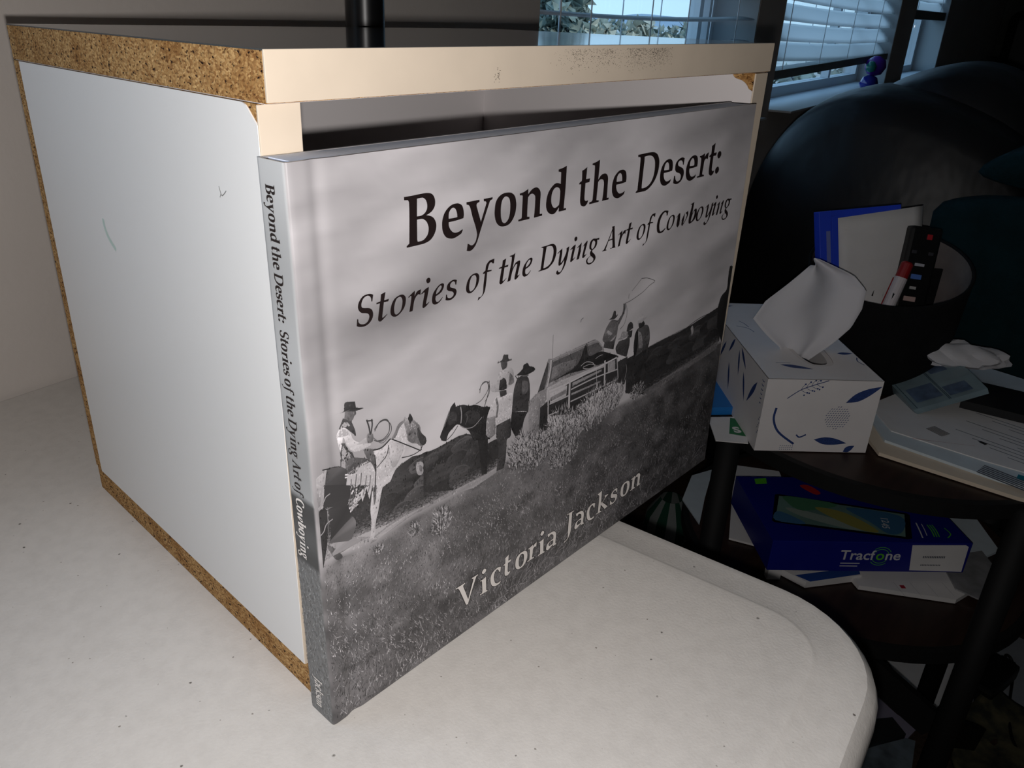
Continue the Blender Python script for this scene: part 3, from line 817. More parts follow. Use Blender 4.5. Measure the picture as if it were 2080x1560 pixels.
BUSHES=[(111.1, 82.9, 9.1, 9.4), (122.5, 78.3, 12.0, 9.1), (139.2, 84.2, 11.0, 11.6), (127.7, 80.2, 8.9, 8.6), (151.7, 82.4, 10.7, 9.5), (168.7, 85.0, 16.3, 12.1), (182.2, 86.3, 10.9, 9.3), (144.7, 67.5, 11.5, 6.7), (207.4, 81.4, 6.8, 4.8), (60.7, 69.2, 5.9, 6.9), (45.9, 72.9, 3.4, 3.6), (27.3, 72.7, 2.5, 2.0)]
GROUND=[(-18.1, 84.7), (-10.3, 82.4), (1.6, 79.7), (25.2, 77.0), (53.8, 78.7), (86.1, 79.4), (119.2, 82.0), (165.5, 80.0), (213.3, 76.8), (262.4, 80.4), (296.9, 84.1), (348.4, 89.5)]

# ------------------------------------------------------------------ the room
def wbox(mb, u0, u1, v0, v1, z0, z1):
    c = [wp(u, v, z) for z in (z0, z1) for v in (v0, v1) for u in (u0, u1)]
    return mb.add(c, [(0, 2, 3, 1), (4, 5, 7, 6), (0, 1, 5, 4), (2, 6, 7, 3), (0, 4, 6, 2), (1, 3, 7, 5)])


CEIL = 1.66
THICK = 0.14
OPEN = [(-0.95, -0.20, 0.24, 1.15), (0.664, 1.467, 0.08, 1.15), (1.63, 2.82, 0.08, 1.15), (3.09, 3.80, 0.08, 1.15)]
ULEFT, URIGHT, VFRONT = -2.2, 5.9, 3.4

mb = MB()
edge = ULEFT
for (a, b, z0, z1) in OPEN:
    wbox(mb, edge, a, -THICK, 0, FLOOR, CEIL)
    wbox(mb, a, b, -THICK, 0, FLOOR, z0)
    wbox(mb, a, b, -THICK, 0, z1, CEIL)
    edge = b
wbox(mb, edge, URIGHT, -THICK, 0, FLOOR, CEIL)
tag(mb.build('wall_back', M_WALL), 'plain grey painted wall behind the box, with window openings', kind='structure')
for nm, m, args in (('floor', M_CARPET, (ULEFT, URIGHT, 0, VFRONT, FLOOR - 0.1, FLOOR)),
                    ('ceiling', M_CEIL, (ULEFT - .1, URIGHT + .1, -THICK, VFRONT + .1, CEIL, CEIL + 0.1)),
                    ('wall_left', M_WALL, (ULEFT - 0.1, ULEFT, 0, VFRONT, FLOOR, CEIL)),
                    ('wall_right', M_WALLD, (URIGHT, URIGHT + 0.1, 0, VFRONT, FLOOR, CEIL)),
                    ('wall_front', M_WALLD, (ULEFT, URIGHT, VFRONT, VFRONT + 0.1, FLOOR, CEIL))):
    tag(wbox(MB(), *args).build(nm, m), kind='structure')

# windows: frame, glass, sill lining
for i, (a, b, z0, z1) in enumerate(OPEN):
    root = empty('window_%d' % (i + 1), wp((a + b) / 2, 0, z0))
    tag(root, kind='structure')
    inv = root.matrix_basis.inverted()

    def wpart(name, material, boxes):
        m_ = MB()
        for bx in boxes:
            wbox(m_, *bx)
        m_.v = [tuple(Vector(p) - root.location) for p in m_.v]
        return m_.build(name, material, root)
    fw = 0.034
    wpart('frame', M_TRIM, [(a, a + fw, -0.125, -0.09, z0, z1), (b - fw, b, -0.125, -0.09, z0, z1),
                            (a + fw, b - fw, -0.125, -0.09, z0, z0 + 0.03), (a + fw, b - fw, -0.125, -0.09, z1 - fw, z1)])
    if i in (1, 2):
        wpart('mullion', M_TRIM, [(b - 0.30 * (b - a), b - 0.30 * (b - a) + 0.022, -0.118, -0.095, z0 + 0.03, z1 - fw)] if i == 2 else
              [(b - 0.072, b - 0.054, -0.118, -0.095, z0 + 0.03, z1 - fw)])
    wpart('pane', M_GLASS, [(a + fw, b - fw, -0.109, -0.105, z0 + 0.03, z1 - fw)])
    wpart('sill_lining', M_TRIM, [(a + 0.0005, b - 0.0005, -0.09, 0.05, z0, z0 + 0.004)])
    wpart('reveal_lining', M_JAMB, [(b - 0.003, b - 0.0002, -0.09, -0.001, z0 + 0.004, z1)])


# ------------------------------------------------------------------ blinds
def blind(name, label, a, b, zlow, ztop, tilt, rail_z, slope, ladders, rail_h=0.019, slat_w=0.05, pitch=0.042):
    root = empty(name, wp((a + b) / 2, -0.03, rail_z))
    tag(root, label, 'blind', 'window blinds')
    R = root.location
    L = (b - a) - 0.016
    # one slat mesh: slightly crowned, shared by all copies
    m = MB()
    rings = []
    nu = 14
    for k in range(nu + 1):
        s = k / nu
        u = a + 0.008 + L * s
        sag = 0.005 * math.sin(s * math.pi) + slope * (s - 0.5) * L
        ring = []
        for top in (1, 0):
            for q in (range(6) if top else range(5, -1, -1)):
                c = -1 + 2 * q / 5
                w = c * slat_w / 2
                crown = 0.0035 * (1 - c * c) + (0.0022 if top else 0)
                vv = -0.03 + w * math.cos(tilt) + crown * math.sin(tilt)
                zz = -w * math.sin(tilt) + crown * math.cos(tilt) - sag
                ring.append(wp(u, vv, zz) - Vector((R.x, R.y, 0)))
        rings.append(ring)
    m.rings(rings)
    first = None
    z = zlow
    while z < ztop:
        if first is None:
            first = m.build('slat', M_SLAT, root, smooth=True)
            o = first
        else:
            o = bpy.data.objects.new('slat', first.data)
            COL.objects.link(o)
            o.parent = root
        o.location.z = z - R.z
        z += pitch
    rm = MB()
    c0, c1 = wp(a + 0.008, -0.03, rail_z - slope * L / 2), wp(b - 0.008, -0.03, rail_z + slope * L / 2)
    rm.bar(c0 - R, c1 - R, 0.046, rail_h)
    rm.build('bottom_rail', M_RAIL, root)
    for u in ladders:
        for v in (-0.03 - slat_w / 2 * max(0.25, math.cos(tilt)), -0.03 + slat_w / 2 * max(0.25, math.cos(tilt)) + 0.001):
            MB().tube([wp(u, v, rail_z) - R, wp(u, v, ztop) - R], 0.0011, 6).build('ladder_cord', M_TRIM, root)
    hr = MB()
    hr.bar(wp(a + 0.004, -0.03, ztop + 0.025) - R, wp(b - 0.004, -0.03, ztop + 0.025) - R, 0.055, 0.045)
    hr.build('head_rail', M_RAIL, root)
    return root


blind('window_blind', 'white slatted blind with open level slats in the leftmost window', 0.664, 1.467, 0.140, 1.09, 0.03, 0.105, 0.0, (0.72, 0.80, 0.99, 1.13, 1.36))
blind('window_blind', 'white slatted blind with nearly closed sagging slats in middle window', 1.63, 2.82, 0.196, 1.09, 0.86, 0.161, 0.012, (1.72, 2.02, 2.3, 2.62))
blind('window_blind', 'raised blind with dark bottom rail in narrow right window', 3.09, 3.80, 0.33, 1.09, 1.02, 0.30, 0.0, (3.2, 3.7), rail_h=0.03)

# ------------------------------------------------------------------ garden beyond the windows
M_GROUND = mat('pale_hazy_ground', rgb(186, 192, 188), 0.95, vary=0.4, scale=3)  # distance haze put into the colour, also paled to bounce daylight up
M_LEAF = mat('grey_green_foliage', rgb(140, 152, 142), 0.9, vary=0.5, scale=5)
M_LEAF2 = mat('pale_yellow_foliage', rgb(194, 194, 176), 0.9, vary=0.4, scale=7)
M_BARK = mat('bark', rgb(90, 78, 66), 0.9)
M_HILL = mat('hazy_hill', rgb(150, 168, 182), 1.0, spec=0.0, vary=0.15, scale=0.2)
g = MB()
wbox(g, -30, 160, -120, -0.5, -1.35, -1.25)
tag(g.build('ground_outside', M_GROUND), 'pale hazy ground seen through the windows', kind='structure')
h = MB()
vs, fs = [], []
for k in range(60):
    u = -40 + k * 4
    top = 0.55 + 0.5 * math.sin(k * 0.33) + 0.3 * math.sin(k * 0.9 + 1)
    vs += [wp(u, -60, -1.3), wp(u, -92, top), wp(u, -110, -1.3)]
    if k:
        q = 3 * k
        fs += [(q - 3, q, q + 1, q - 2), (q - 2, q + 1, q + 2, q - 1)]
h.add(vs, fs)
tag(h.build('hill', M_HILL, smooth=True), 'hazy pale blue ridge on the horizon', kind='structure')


def foliage(c, r, n, seed):
    """crown of many small leaf cards around clustered twigs"""
    rr = np.random.RandomState(seed)
    m = MB()
    for k in range(n):
        d = rr.normal(size=3)
        d /= np.linalg.norm(d)
        q = c + np.array([d[0] * r[0], d[1] * r[1], d[2] * r[2]]) * (rr.rand() ** 0.4) * (1 + 0.18 * math.sin(5 * d[0] + seed) * math.cos(4 * d[2]))
        s = 0.05 + 0.06 * rr.rand()
        a = rr.normal(size=3)
        a /= np.linalg.norm(a)
        b = np.cross(a, rr.normal(size=3))
        b /= np.linalg.norm(b)
        m.add([q - a * s, q + b * s * .5, q + a * s, q - b * s * .5], [(0, 1, 2, 3)])
    return m


def tree(label, base, top, r, material, seed, n=2600):
    root = empty('garden_tree', (base[0], base[1], -1.25))
    c = np.array([0, 0, top + 1.25 - r[2]])
    foliage(c, r, n, seed).build('crown', material, root, fix=False)
    MB().tube([(0, 0, 0), (0.03, 0.02, c[2] * .5), (0, 0, c[2])], [0.09, 0.07, 0.04], 8).build('trunk', M_BARK, root)
    tag(root, label, 'tree', 'trees in the garden')


def at(dx, dy, k):
    return (CAM.x + dx * k, CAM.y + dy * k)


tree('tall grey-green tree at the left edge of the leftmost window', at(.780, .626, 8), 0.75, (0.26, 0.26, 0.95), M_LEAF, 1, 2600)
tree('low pale yellow bush below the tall tree', at(.803, .596, 7.4), 0.19, (0.17, 0.17, 0.4), M_LEAF2, 2, 1500)
tree('round pale bush near the middle of the leftmost window', at(.8316, .555, 8), 0.21, (0.16, 0.16, 0.4), M_LEAF2, 3, 1500)
tree('small pale shrub low at the right of the leftmost window', at(.850, .527, 8), 0.07, (0.10, 0.10, 0.4), M_LEAF2, 4, 1200)
tree('wide hazy shrub behind the pale bushes', at(.815, .580, 15), 0.17, (1.0, 0.9, 0.7), M_LEAF, 5, 3600)
tree('long hazy shrub at the right of the leftmost window', at(.866, .500, 15), 0.14, (1.0, 0.9, 0.7), M_LEAF, 7, 3600)
tree('dusty pale shrub seen under the lowered blind', at(.921, .390, 7), -0.13, (0.35, 0.3, 0.4), M_LEAF2, 6, 1800)
tree('grey-green shrub seen under the right end of the lowered blind', at(.935, .354, 9), -0.16, (0.5, 0.4, 0.5), M_LEAF, 8, 1800)

# ------------------------------------------------------------------ folding table
def rounded_rect(a0, a1, b0, b1, rad, d, n=10, back=1.0):
    r = max(rad - d, 0.002)
    a0, a1, b0, b1 = a0 + d, a1 - d, b0 + d, b1 - d * back
    pts = []
    for cx, cy, s in ((a1 - r, b1 - r, 0), (a0 + r, b1 - r, 90), (a0 + r, b0 + r, 180), (a1 - r, b0 + r, 270)):
        for k in range(n + 1):
            t = math.radians(s + 90 * k / n)
            pts.append((cx + r * math.cos(t), cy + r * math.sin(t)))
    return pts


TA0, TA1, TB0, TB1 = -1.0, 0.2068, -0.1930, 0.3796
root = empty('folding_table', (0, 0, FLOOR), (0, 0, YAW))
tag(root, 'off-white speckled plastic folding table with rounded corner', 'table')
H = -FLOOR
prof = [(0.031, 0.0), (0.0295, -0.0003), (0.0275, -0.0012), (0.013, -0.0016), (0.007, -0.0030), (0.0030, -0.0065), (0.0008, -0.0115), (0.0, -0.018), (0.002, -0.046), (0.006, -0.046), (0.007, -0.022)]
m = MB()
m.rings([[(x, y, H + z) for x, y in rounded_rect(TA0, TA1, TB0, TB1, 0.058, d, 10, 0.06)] for d, z in prof])
m.build('table_top', M_TABLE, root, smooth=False)
for o in root.children:
    o.data.polygons.foreach_set('use_smooth', [True] * len(o.data.polygons))
    o.data.set_sharp_from_angle(angle=math.radians(28))
M_LEG = mat('grey_steel_tube', rgb(110, 112, 114), 0.4, metal=0.6)
for xa in (TA1 - 0.2, TA0 + 0.2):
    for yb in (TB0 + 0.07, TB1 - 0.07):
        MB().tube([(xa, yb, 0), (xa, yb, H - 0.03)], 0.012, 12).build('leg', M_LEG, root)
    MB().tube([(xa, TB0 + 0.07, 0.2), (xa, TB1 - 0.07, 0.2)], 0.009, 10).build('cross_bar', M_LEG, root)
burr = MB()
bx = 0.2068 - 0.006
for k in range(7):
    q = -0.0 + 0.004 * k
    burr.add([(bx - 0.002 + 0.001 * random.random(), -0.006 - q, H - 0.002), (bx + 0.004, -0.007 - q, H - 0.004), (bx + 0.001, -0.010 - q - .002 * random.random(), H - 0.0005 + 0.001 * random.random())], [(0, 1, 2)])
burr.build('edge_burr', mat('raw_plastic', rgb(232, 232, 230), 0.7), root, fix=False)

# ------------------------------------------------------------------ particle board box
BW, BD, BH = 0.3273, 0.2208, 0.2550
TT, BT, BK = 0.0153, 0.0159, 0.0094
LX, RX = 0.0146, 0.3110            # inner faces of the side panels
LAM = 0.0005
root = empty('open_box', (0, 0, 0))
tag(root, 'open-fronted white melamine particle board box standing on the table', 'box')


def yz_sheet(x0, x1, outline, name, material, parent):
    """thin sheet in the y-z plane"""
    vs, tri = fill([[(p[0], p[1], True) if len(p) == 2 else p for p in outline]], 4)
    n = len(vs)
    m_ = MB()
    m_.add([(x0, a, b) for a, b in vs] + [(x1, a, b) for a, b in vs],
           [t[::-1] for t in tri] + [tuple(n + i for i in t) for t in tri] + [(i, (i + 1) % n, n + (i + 1) % n, n + i) for i in range(n)])
    return m_.build(name, material, parent)


E_ = 0.0006
p = MB().box(0, BW, E_, BD, BH - TT, BH - LAM, 0.0002).build('top_panel', M_PART, root)
MB().box(-0.0001, BW + 0.0001, 0.0002, BD + 0.0002, BH - LAM, BH).build('laminate', M_TOPLAM, p)
MB().box(0.0, BW, -0.0004, E_, BH - TT + 0.0003, BH - 0.0001, 0.0002).build('edge_band', M_BAND, p)
MB().box(0.0006, BW - 0.0006, E_ + 0.002, BD - 0.001, BH - TT - 0.0003, BH - TT).build('laminate', M_MELIN, p)
specks = MB()
rr = np.random.RandomState(5)
cnt = 0
while cnt < 1500:
    x = 0.128 + 0.0925 * rr.rand() ** 0.75
    z = rr.rand()
    dens = (0.15 + 0.85 * (0.5 + 0.5 * math.sin((x - .14) * 210) * math.sin((x) * 90 + 1))) * (1 - z) ** 1.3 * min(1, (x - 0.126) / 0.03)
    if rr.rand() > dens:
        continue
    zz = 0.2535 - z * 0.0105
    s = 0.00012 + 0.00022 * rr.rand()
    t = rr.rand() * 6.28
    a, b = math.cos(t) * s, math.sin(t) * s
    specks.add([(x - a, -0.0005, zz - b * .6), (x + b * .5, -0.0005, zz - a * .5), (x + a, -0.0005, zz + b * .6), (x - b * .5, -0.0005, zz + a * .5)], [(0, 1, 2, 3)])
    cnt += 1
for k in range(26):
    x, zz, s = 0.0992 + 0.0009 * rr.randn(), 0.2446 + 0.0011 * rr.randn(), 0.00015 + .0001 * rr.rand()
    specks.add([(x - s, -0.0005, zz), (x, -0.0005, zz - s), (x + s, -0.0005, zz), (x, -0.0005, zz + s)], [(0, 1, 2, 3)])
tag(specks.build('adhesive_residue', mat('dark_residue', rgb(74, 64, 54), 0.8), p, fix=False), 'dark specks of old sticker residue', kind='stuff')

p = MB().box(0.0004, BW - 0.0006, E_, BD, 0.0003, BT, 0.0002).build('bottom_panel', M_PART, root)
MB().box(0.0010, BW - 0.0010, E_ + 0.0002, BD - 0.0001, BT, BT + 0.0004).build('laminate', M_MELIN, p)
MB().box(0.0004, BW - 0.0012, -0.0002, E_, 0.0004, BT, 0.0002).build('edge_band', M_BAND, p)

ZA, ZB = BT + 0.0004, BH - TT - 0.0004
p = MB().box(-0.0002, BW - 0.002, BD - BK, BD - 0.0002, ZA, ZB, 0.0002).build('back_panel', M_PART, root)
MB().box(LX, RX, BD - BK - 0.0005, BD - BK, ZA, ZB).build('laminate', M_MELIN, p)

LF = 0.0048                        # side panels sit a little behind the top's front edge
p = MB().box(-0.0003, LX - LAM, LF + E_, BD - BK, ZA, ZB, 0.0002).build('left_panel', M_PART, root)
tag(p, 'raw cored side panel with white outer face and chipped upper corner')
yz_sheet(-0.0008, -0.0003, [(LF + 0.0004, ZA), (BD - BK, ZA), (BD - BK, ZB), (LF + 0.0085, ZB), (LF + 0.0062, ZB - 0.0008, False), (LF + 0.0034, ZB - 0.0034, False), (LF + 0.0004, ZB - 0.0062)], 'laminate', M_MEL, p)
MB().box(LX - LAM, LX, LF + E_, BD - BK, ZA, ZB).build('laminate', M_MELIN, p)
MB().box(-0.0006, LX, LF - 0.0002, LF + E_, ZA, ZB - 0.0002, 0.0002).build('edge_band', M_BAND, p)
sm = MB()
vs, fs = ribbon(spline([(141.5, 178.5, 0), (141.2, 175, 0), (138.5, 170.5, 0), (132.5, 166.3, 0)], 6, False), 2.2)
sm.add([(-0.00085, y / 1000, z / 1000) for y, z in vs], fs)
sm.build('green_smear', mat('faint_green_mark', rgb(186, 206, 198), 0.5), p, fix=False)
sc = MB()
for pts, w in (([(33.1, 210.4, 0), (32.0, 207.6, 0), (30.5, 208.0, 0), (28.4, 209.6, 0)], 0.35), ([(33.2, 206.6, 0), (32.2, 208.0, 0)], 0.3)):
    vs, fs = ribbon(spline(pts, 5, False), w)
    sc.add([(-0.00085, y / 1000, z / 1000) for y, z in vs], fs)
sc.build('scratch', mat('grey_scratch', rgb(120, 120, 120), 0.6), p, fix=False)

p = MB().box(RX + LAM, BW - 0.0021, E_, BD - BK, ZA, ZB, 0.0002).build('right_panel', M_PART, root)
yz_sheet(RX, RX + LAM, [(E_, ZA), (BD - BK, ZA), (BD - BK, ZB), (0.0150, ZB), (0.0125, ZB - 0.0030, False), (0.0080, ZB - 0.0042, False), (0.0050, ZB - 0.0060, False), (0.0030, ZB - 0.0085), (E_, ZB - 0.0095)], 'laminate', M_MELIN, p)
MB().box(BW - 0.0021, BW - 0.0016, E_, BD - BK, ZA, ZB).build('laminate', M_MEL, p)
MB().box(RX, BW - 0.0019, -0.0002, E_, ZA, ZB - 0.0001, 0.0002).build('edge_band', M_BAND, p)

# ------------------------------------------------------------------ hardcover book
BO = Vector((-0.0029, -0.0169, 0.0003))
bux = Vector((0.99997, 0.0082, 0)).normalized()
buz = Vector((-0.0002, 0.0225, 0.9997)).normalized()
bub = buz.cross(bux).normalized()
CWID, CHGT, CTHK = 300.9, 224.4, 15.9
root = empty('hardcover_book', BO, frame(bux, bub, buz))
tag(root, 'landscape hardcover book with a black and white cowboy photograph, leaning on the box', 'book')
# local axes now: x across the cover, y back through the book, z up; units metres, data in mm


def groove(x):
    """depth (mm) of the hinge groove in the front board at distance x from the spine"""
    x = np.asarray(x, dtype=float)
    return 0.85 * np.exp(-((x - 10.5) / 2.6) ** 2)


def horizon(x):
    gx = [q[0] for q in GROUND]
    gz = [q[1] for q in GROUND]
    return np.interp(x, gx, gz)


def sky_tone(x, z):
    th = math.radians(13)
    xr, zr = x * math.cos(th) + z * math.sin(th), -x * math.sin(th) + z * math.cos(th)
    t = 152 + 24 * np.clip(x / 230, 0, 1) + 46 * fbm(xr / 95 + 7, zr / 26 + 9, 3, 5) + 20 * fbm(xr / 34 + 31, zr / 11 + 5, 8, 4)
    for cx, cz, sx, sz, a in ((25, 150, 26, 10, 12), (75, 178, 40, 5, 12), (60, 190, 45, 6, -10), (30, 172, 28, 7, -9), (78, 112, 30, 16, 22), (50, 98, 22, 14, 16),
                              (110, 140, 60, 22, 8), (285, 205, 30, 18, -22), (235, 216, 28, 6, -12), (195, 216, 25, 8, 8), (215, 197, 18, 9, 10), (170, 208, 16, 8, -8),
                              (20, 205, 40, 8, -6), (150, 160, 80, 6, 5), (240, 150, 60, 30, 4), (255, 186, 25, 6, -8)):
        t = t + a * np.exp(-((xr * 0 + x - cx) / sx) ** 2 - ((z - cz) / sz) ** 2)
    return t


def cover_tone(x, z):
    hz = horizon(x)
    t = sky_tone(x, z)
    gnd = 100 + 44 * fbm(x / 9 + 3, z / 6 + 1, 21, 5) + 26 * fbm(x / 50, z / 22, 5) + 14 * np.exp(-((z - hz + 3) / 4) ** 2)
    gnd = gnd - 26 * np.clip((x - 110) / 160, 0, 1)
    k = np.clip((hz - z) / 2.0 + 0.5, 0, 1)
    return t * (1 - k) + gnd * k


# cross section of the case: outer line from front fore-edge round the spine to the back
fx = list(np.linspace(CWID, 20, 90)) + list(np.linspace(18, 5, 14)) + [3.6, 2.4]
outer = [(x, float(groove(x)), ('f', x)) for x in fx]
outer += [(1.0, 0.12, ('f', 1.0)), (0.35, 0.45, ('f', .35)), (0.03, 1.1, ('s', 1.1))]
outer += [(0.0, y, ('s', y)) for y in np.linspace(2.0, CTHK - 2.0, 8)]
outer += [(0.03, CTHK - 1.1, ('s', CTHK - 1.1)), (0.35, CTHK - .45, ('s', CTHK - .45)), (1.0, CTHK - .12, ('b', 1.0))]
outer += [(x, CTHK - float(groove(x)), ('b', x)) for x in [2.4, 5, 8, 10.5, 13, 18, CWID]]
inner = []
BT_ = 1.3
for (x, y, k) in outer:
    if k[0] == 'f':
        inner.append((max(x, BT_ * 0.6), y + BT_))
    elif k[0] == 's':
        inner.append((x + BT_ * 0.6, min(max(y, BT_), CTHK - BT_)))
    else:
        inner.append((max(x, BT_ * 0.6), y - BT_))
nz = 84
zs = np.linspace(0, CHGT, nz + 1)
no = len(outer)
vs, cols, fs = [], [], []
for iz, z in enumerate(zs):
    zr = 0.0
    xs = np.array([o_[0] for o_ in outer])
    ft = cover_tone(xs, np.full(no, z))
    bot = z < 1e-6 or z > CHGT - 1e-6
    for i, (x, y, k) in enumerate(outer):
        vs.append((x / 1000, y / 1000, z / 1000))
        if k[0] == 'f':
            c = grey(ft[i])
        else:
            tt = 172 + 10 * math.sin(z * 0.09) + 8 * math.sin(z * .031 + 1)
            if z < 104.5:
                tt = 74 + 10 * math.sin(z * .3)
            if z < 77:
                tt = 112 + 12 * math.sin(z * 1.7) * math.sin(k[1] * 2.1)
            c = grey(tt, (0.96, 0.98, 1.0))
        cols.append(c)
for iz in range(nz):
    for i in range(no - 1):
        a = iz * no + i
        fs.append((a, a + 1, a + no + 1, a + no))
ni0 = len(vs)
for z in (0, CHGT):
    for (x, y) in inner:
        vs.append((x / 1000, y / 1000, z / 1000))
        cols.append(grey(150))
for i in range(no - 1):
    fs.append((ni0 + i, ni0 + no + i, ni0 + no + i + 1, ni0 + i + 1))
    fs.append((i, ni0 + i, ni0 + i + 1, i + 1))
    t0 = nz * no
    fs.append((t0 + i, t0 + i + 1, ni0 + no + i + 1, ni0 + no + i))
for e0, e1, e2 in ((0, ni0, ni0 + no), (no - 1, ni0 + no - 1, ni0 + 2 * no - 1)):
    for iz in range(1):
        loop = [e0 + k * no for k in range(nz + 1)] + [e2, e1]
        fs.append(tuple(loop))
m = MB().add(vs, fs)
M_COVER = attr_mat('printed_cover', 0.38, 0.45)
case = m.build('cover_case', M_COVER, root, smooth=True)
ink(case.data, cols)
case.data.set_sharp_from_angle(angle=math.radians(40))

MB().box(0.0034, (CWID - 4.5) / 1000, 0.00165, (CTHK - 1.65) / 1000, 0.0032, (CHGT - 0.1) / 1000, 0.0002).build('page_block', M_PAGES, root)
hb = MB().tube([(0.0035, 0.003, (CHGT - 1.2) / 1000), (0.0035, (CTHK - 3) / 1000, (CHGT - 1.2) / 1000)], 0.0009, 8)
hb.build('head_band', mat('white_head_band', rgb(214, 218, 230), 0.8), root)


def on_cover(vs2, lift):
    """mm on the cover -> local point just in front of the board"""
    out = []
    for x, z in vs2:
        out.append((x / 1000, (float(groove(x)) - lift) / 1000, z / 1000))
    return out


def clip_mm(vs2):
    return [(min(max(x, 1.4), CWID - 0.4), min(max(z, 0.5), CHGT - 0.4)) for x, z in vs2]


# printed picture: tonal shapes laid one over another
pic, pcol = MB(), []


def put_tone(vs2, fs2, tone, lift, jitter=0):
    pic.add(on_cover(clip_mm(vs2), lift), fs2)
    tv = np.full(len(vs2), tone, dtype=float)
    if jitter:
        xa, za = np.array([q[0] for q in vs2]), np.array([q[1] for q in vs2])
        tv = tv * (1 + jitter * (1.3 * fbm(xa / 4 + 60, za / 4 + 60, 12, 3) + 0.5 * (za - za.mean()) / (np.ptp(za) + 1e-6) - 0.35 * (xa - xa.mean()) / (np.ptp(xa) + 1e-6)))
    pcol.extend(grey(tv))


rr = np.random.RandomState(3)
lift = 0.020
# turf: thousands of short blades
NB = 30000
bx = rr.rand(NB) * (CWID - 3) + 1.5
bz = rr.rand(NB) ** 0.9
hzv = horizon(bx)
clump = fbm(bx / 8.0 + 3, bz * 80 / 6.0, 33, 3)
bz = bz * (hzv - 1.0)
for k in range(NB):
    x, z = bx[k], bz[k]
    near = 1 - z / 80.0
    ln = (0.7 + 2.4 * rr.rand() ** 1.6) * (0.5 + 0.9 * near)
    wd = (0.20 + 0.26 * rr.rand()) * (0.7 + .4 * near)
    an = rr.normal(0, 0.55)
    lean_ = 0.3 * math.sin(x * .05 + z * .11)
    dx, dz = math.sin(an + lean_) * ln, math.cos(an) * ln
    r_ = rr.rand()
    tone = (128 + 60 * rr.rand()) if r_ < 0.30 else (86 + 30 * rr.rand() if r_ < 0.55 else 42 + 30 * rr.rand())
    tone *= 1 + 0.55 * clump[k] - 0.24 * min(max((x - 110) / 160, 0), 1)
    if z > hzv[k] - 8:
        tone = 0.6 * tone + 46
    put_tone([(x - wd / 2, z), (x + wd / 2, z), (x + dx, min(z + dz, hzv[k] + .6))], [(0, 1, 2)], tone, lift + 0.010 * rr.rand())
# long dry stems at the lower edge
for k in range(170):
    x, z = (95 + 75 * rr.rand() if k % 3 else rr.rand() * (CWID - 20) + 6), rr.rand() * 15 + 1
    ln, an = 2.5 + 6 * rr.rand(), rr.normal(0.5, 0.7)
    vs2, fs2 = ribbon(spline([(x, z, 0), (x + math.sin(an) * ln * .5, z + math.cos(an) * ln * .5, 0), (x + math.sin(an + .3) * ln, max(1.0, z + math.cos(an + .15) * ln), 0)], 3, False), 0.26)
    put_tone(vs2, fs2, 120 + 60 * rr.rand(), lift + 0.012)


def bush(cx, cz, rx, rz, lv):
    for k in range(int(46 * rx)):
        a = rr.rand() * 6.283
        q = rr.rand() ** 0.5
        x, z = cx + math.cos(a) * q * rx, cz + math.sin(a) * q * rz
        ln = (1.0 + 2.6 * rr.rand()) * (rz / 9.0) ** 0.5
        an = 0.9 * (x - cx) / rx + rr.normal(0, .35)
        r_ = rr.rand()
        tone = 130 + 70 * rr.rand() if r_ < .5 else 40 + 45 * rr.rand()
        wd = 0.35 + 0.35 * rr.rand()
        put_tone([(x - wd / 2, z), (x + wd / 2, z), (x + math.sin(an) * ln, z + math.cos(an) * ln)], [(0, 1, 2)], tone, lv + 0.008 * rr.rand())


# photographic mottling over the larger tonal shapes
def mottle(tone, c, lv, dens=1.5, amp=0.2):
    ax, az = np.array([q[0] for q in c]), np.array([q[1] for q in c])
    area = abs((ax * np.roll(az, -1) - np.roll(ax, -1) * az).sum()) / 2
    if area < 6:
        return
    m_ = int(np.ptp(ax) * np.ptp(az) * dens)
    xs_, zs_ = ax.min() + rr.rand(m_) * np.ptp(ax), az.min() + rr.rand(m_) * np.ptp(az)
    ins = np.zeros(m_, bool)
    j = len(c) - 1
    for i in range(len(c)):
        cross = ((az[i] > zs_) != (az[j] > zs_)) & (xs_ < (ax[j] - ax[i]) * (zs_ - az[i]) / (az[j] - az[i] + 1e-9) + ax[i])
        ins ^= cross
        j = i
    if tone > 140:
        amp *= 0.4
    cl_ = (0.35 if tone > 140 else 1.0) * fbm(xs_ / 5.0 + 50, zs_ / 6.0 + 50, int(tone) + len(c), 3)
    for x, z, k in zip(xs_[ins], zs_[ins], cl_[ins]):
        s_ = 0.18 + 0.5 * rr.rand() ** 2
        t_ = tone * (1 + amp * rr.normal() * .7 + 0.5 * k)
        put_tone([(x - s_ * .6, z), (x, z - s_), (x + s_ * .6, z), (x + .1, z + s_ * 1.2)], [(0, 1, 2, 3)], t_, lv)




def cow(cx, cz, rx, rz, tone, lv):
    n_ = 18
    pts = []
    for k in range(n_):
        a = k * 2 * math.pi / n_
        q = 1 + 0.12 * math.sin(3 * a + cx) + 0.08 * math.sin(5 * a + cz)
        pts.append((cx + rx * q * math.cos(a), cz + rz * q * (math.sin(a) if math.sin(a) > 0 else 1.25 * math.sin(a)), False))
    vs_, fs_ = fill([pts], 2)
    put_tone(vs_, fs_, tone, lv, 0.5)
    mottle(tone, [(q[0], q[1]) for q in pts], lv + 0.0002, 1.2)
    back = [(cx + rx * 0.95 * math.cos(a), cz + rz * 0.95 * math.sin(a), 0) for a in np.linspace(2.7, 0.5, 7)]
    vs_, fs_ = ribbon(spline(back, 3, False), 0.5)
    if int(cx * 7) % 2:
        put_tone(vs_, fs_, tone + 15, lv + 0.0004)


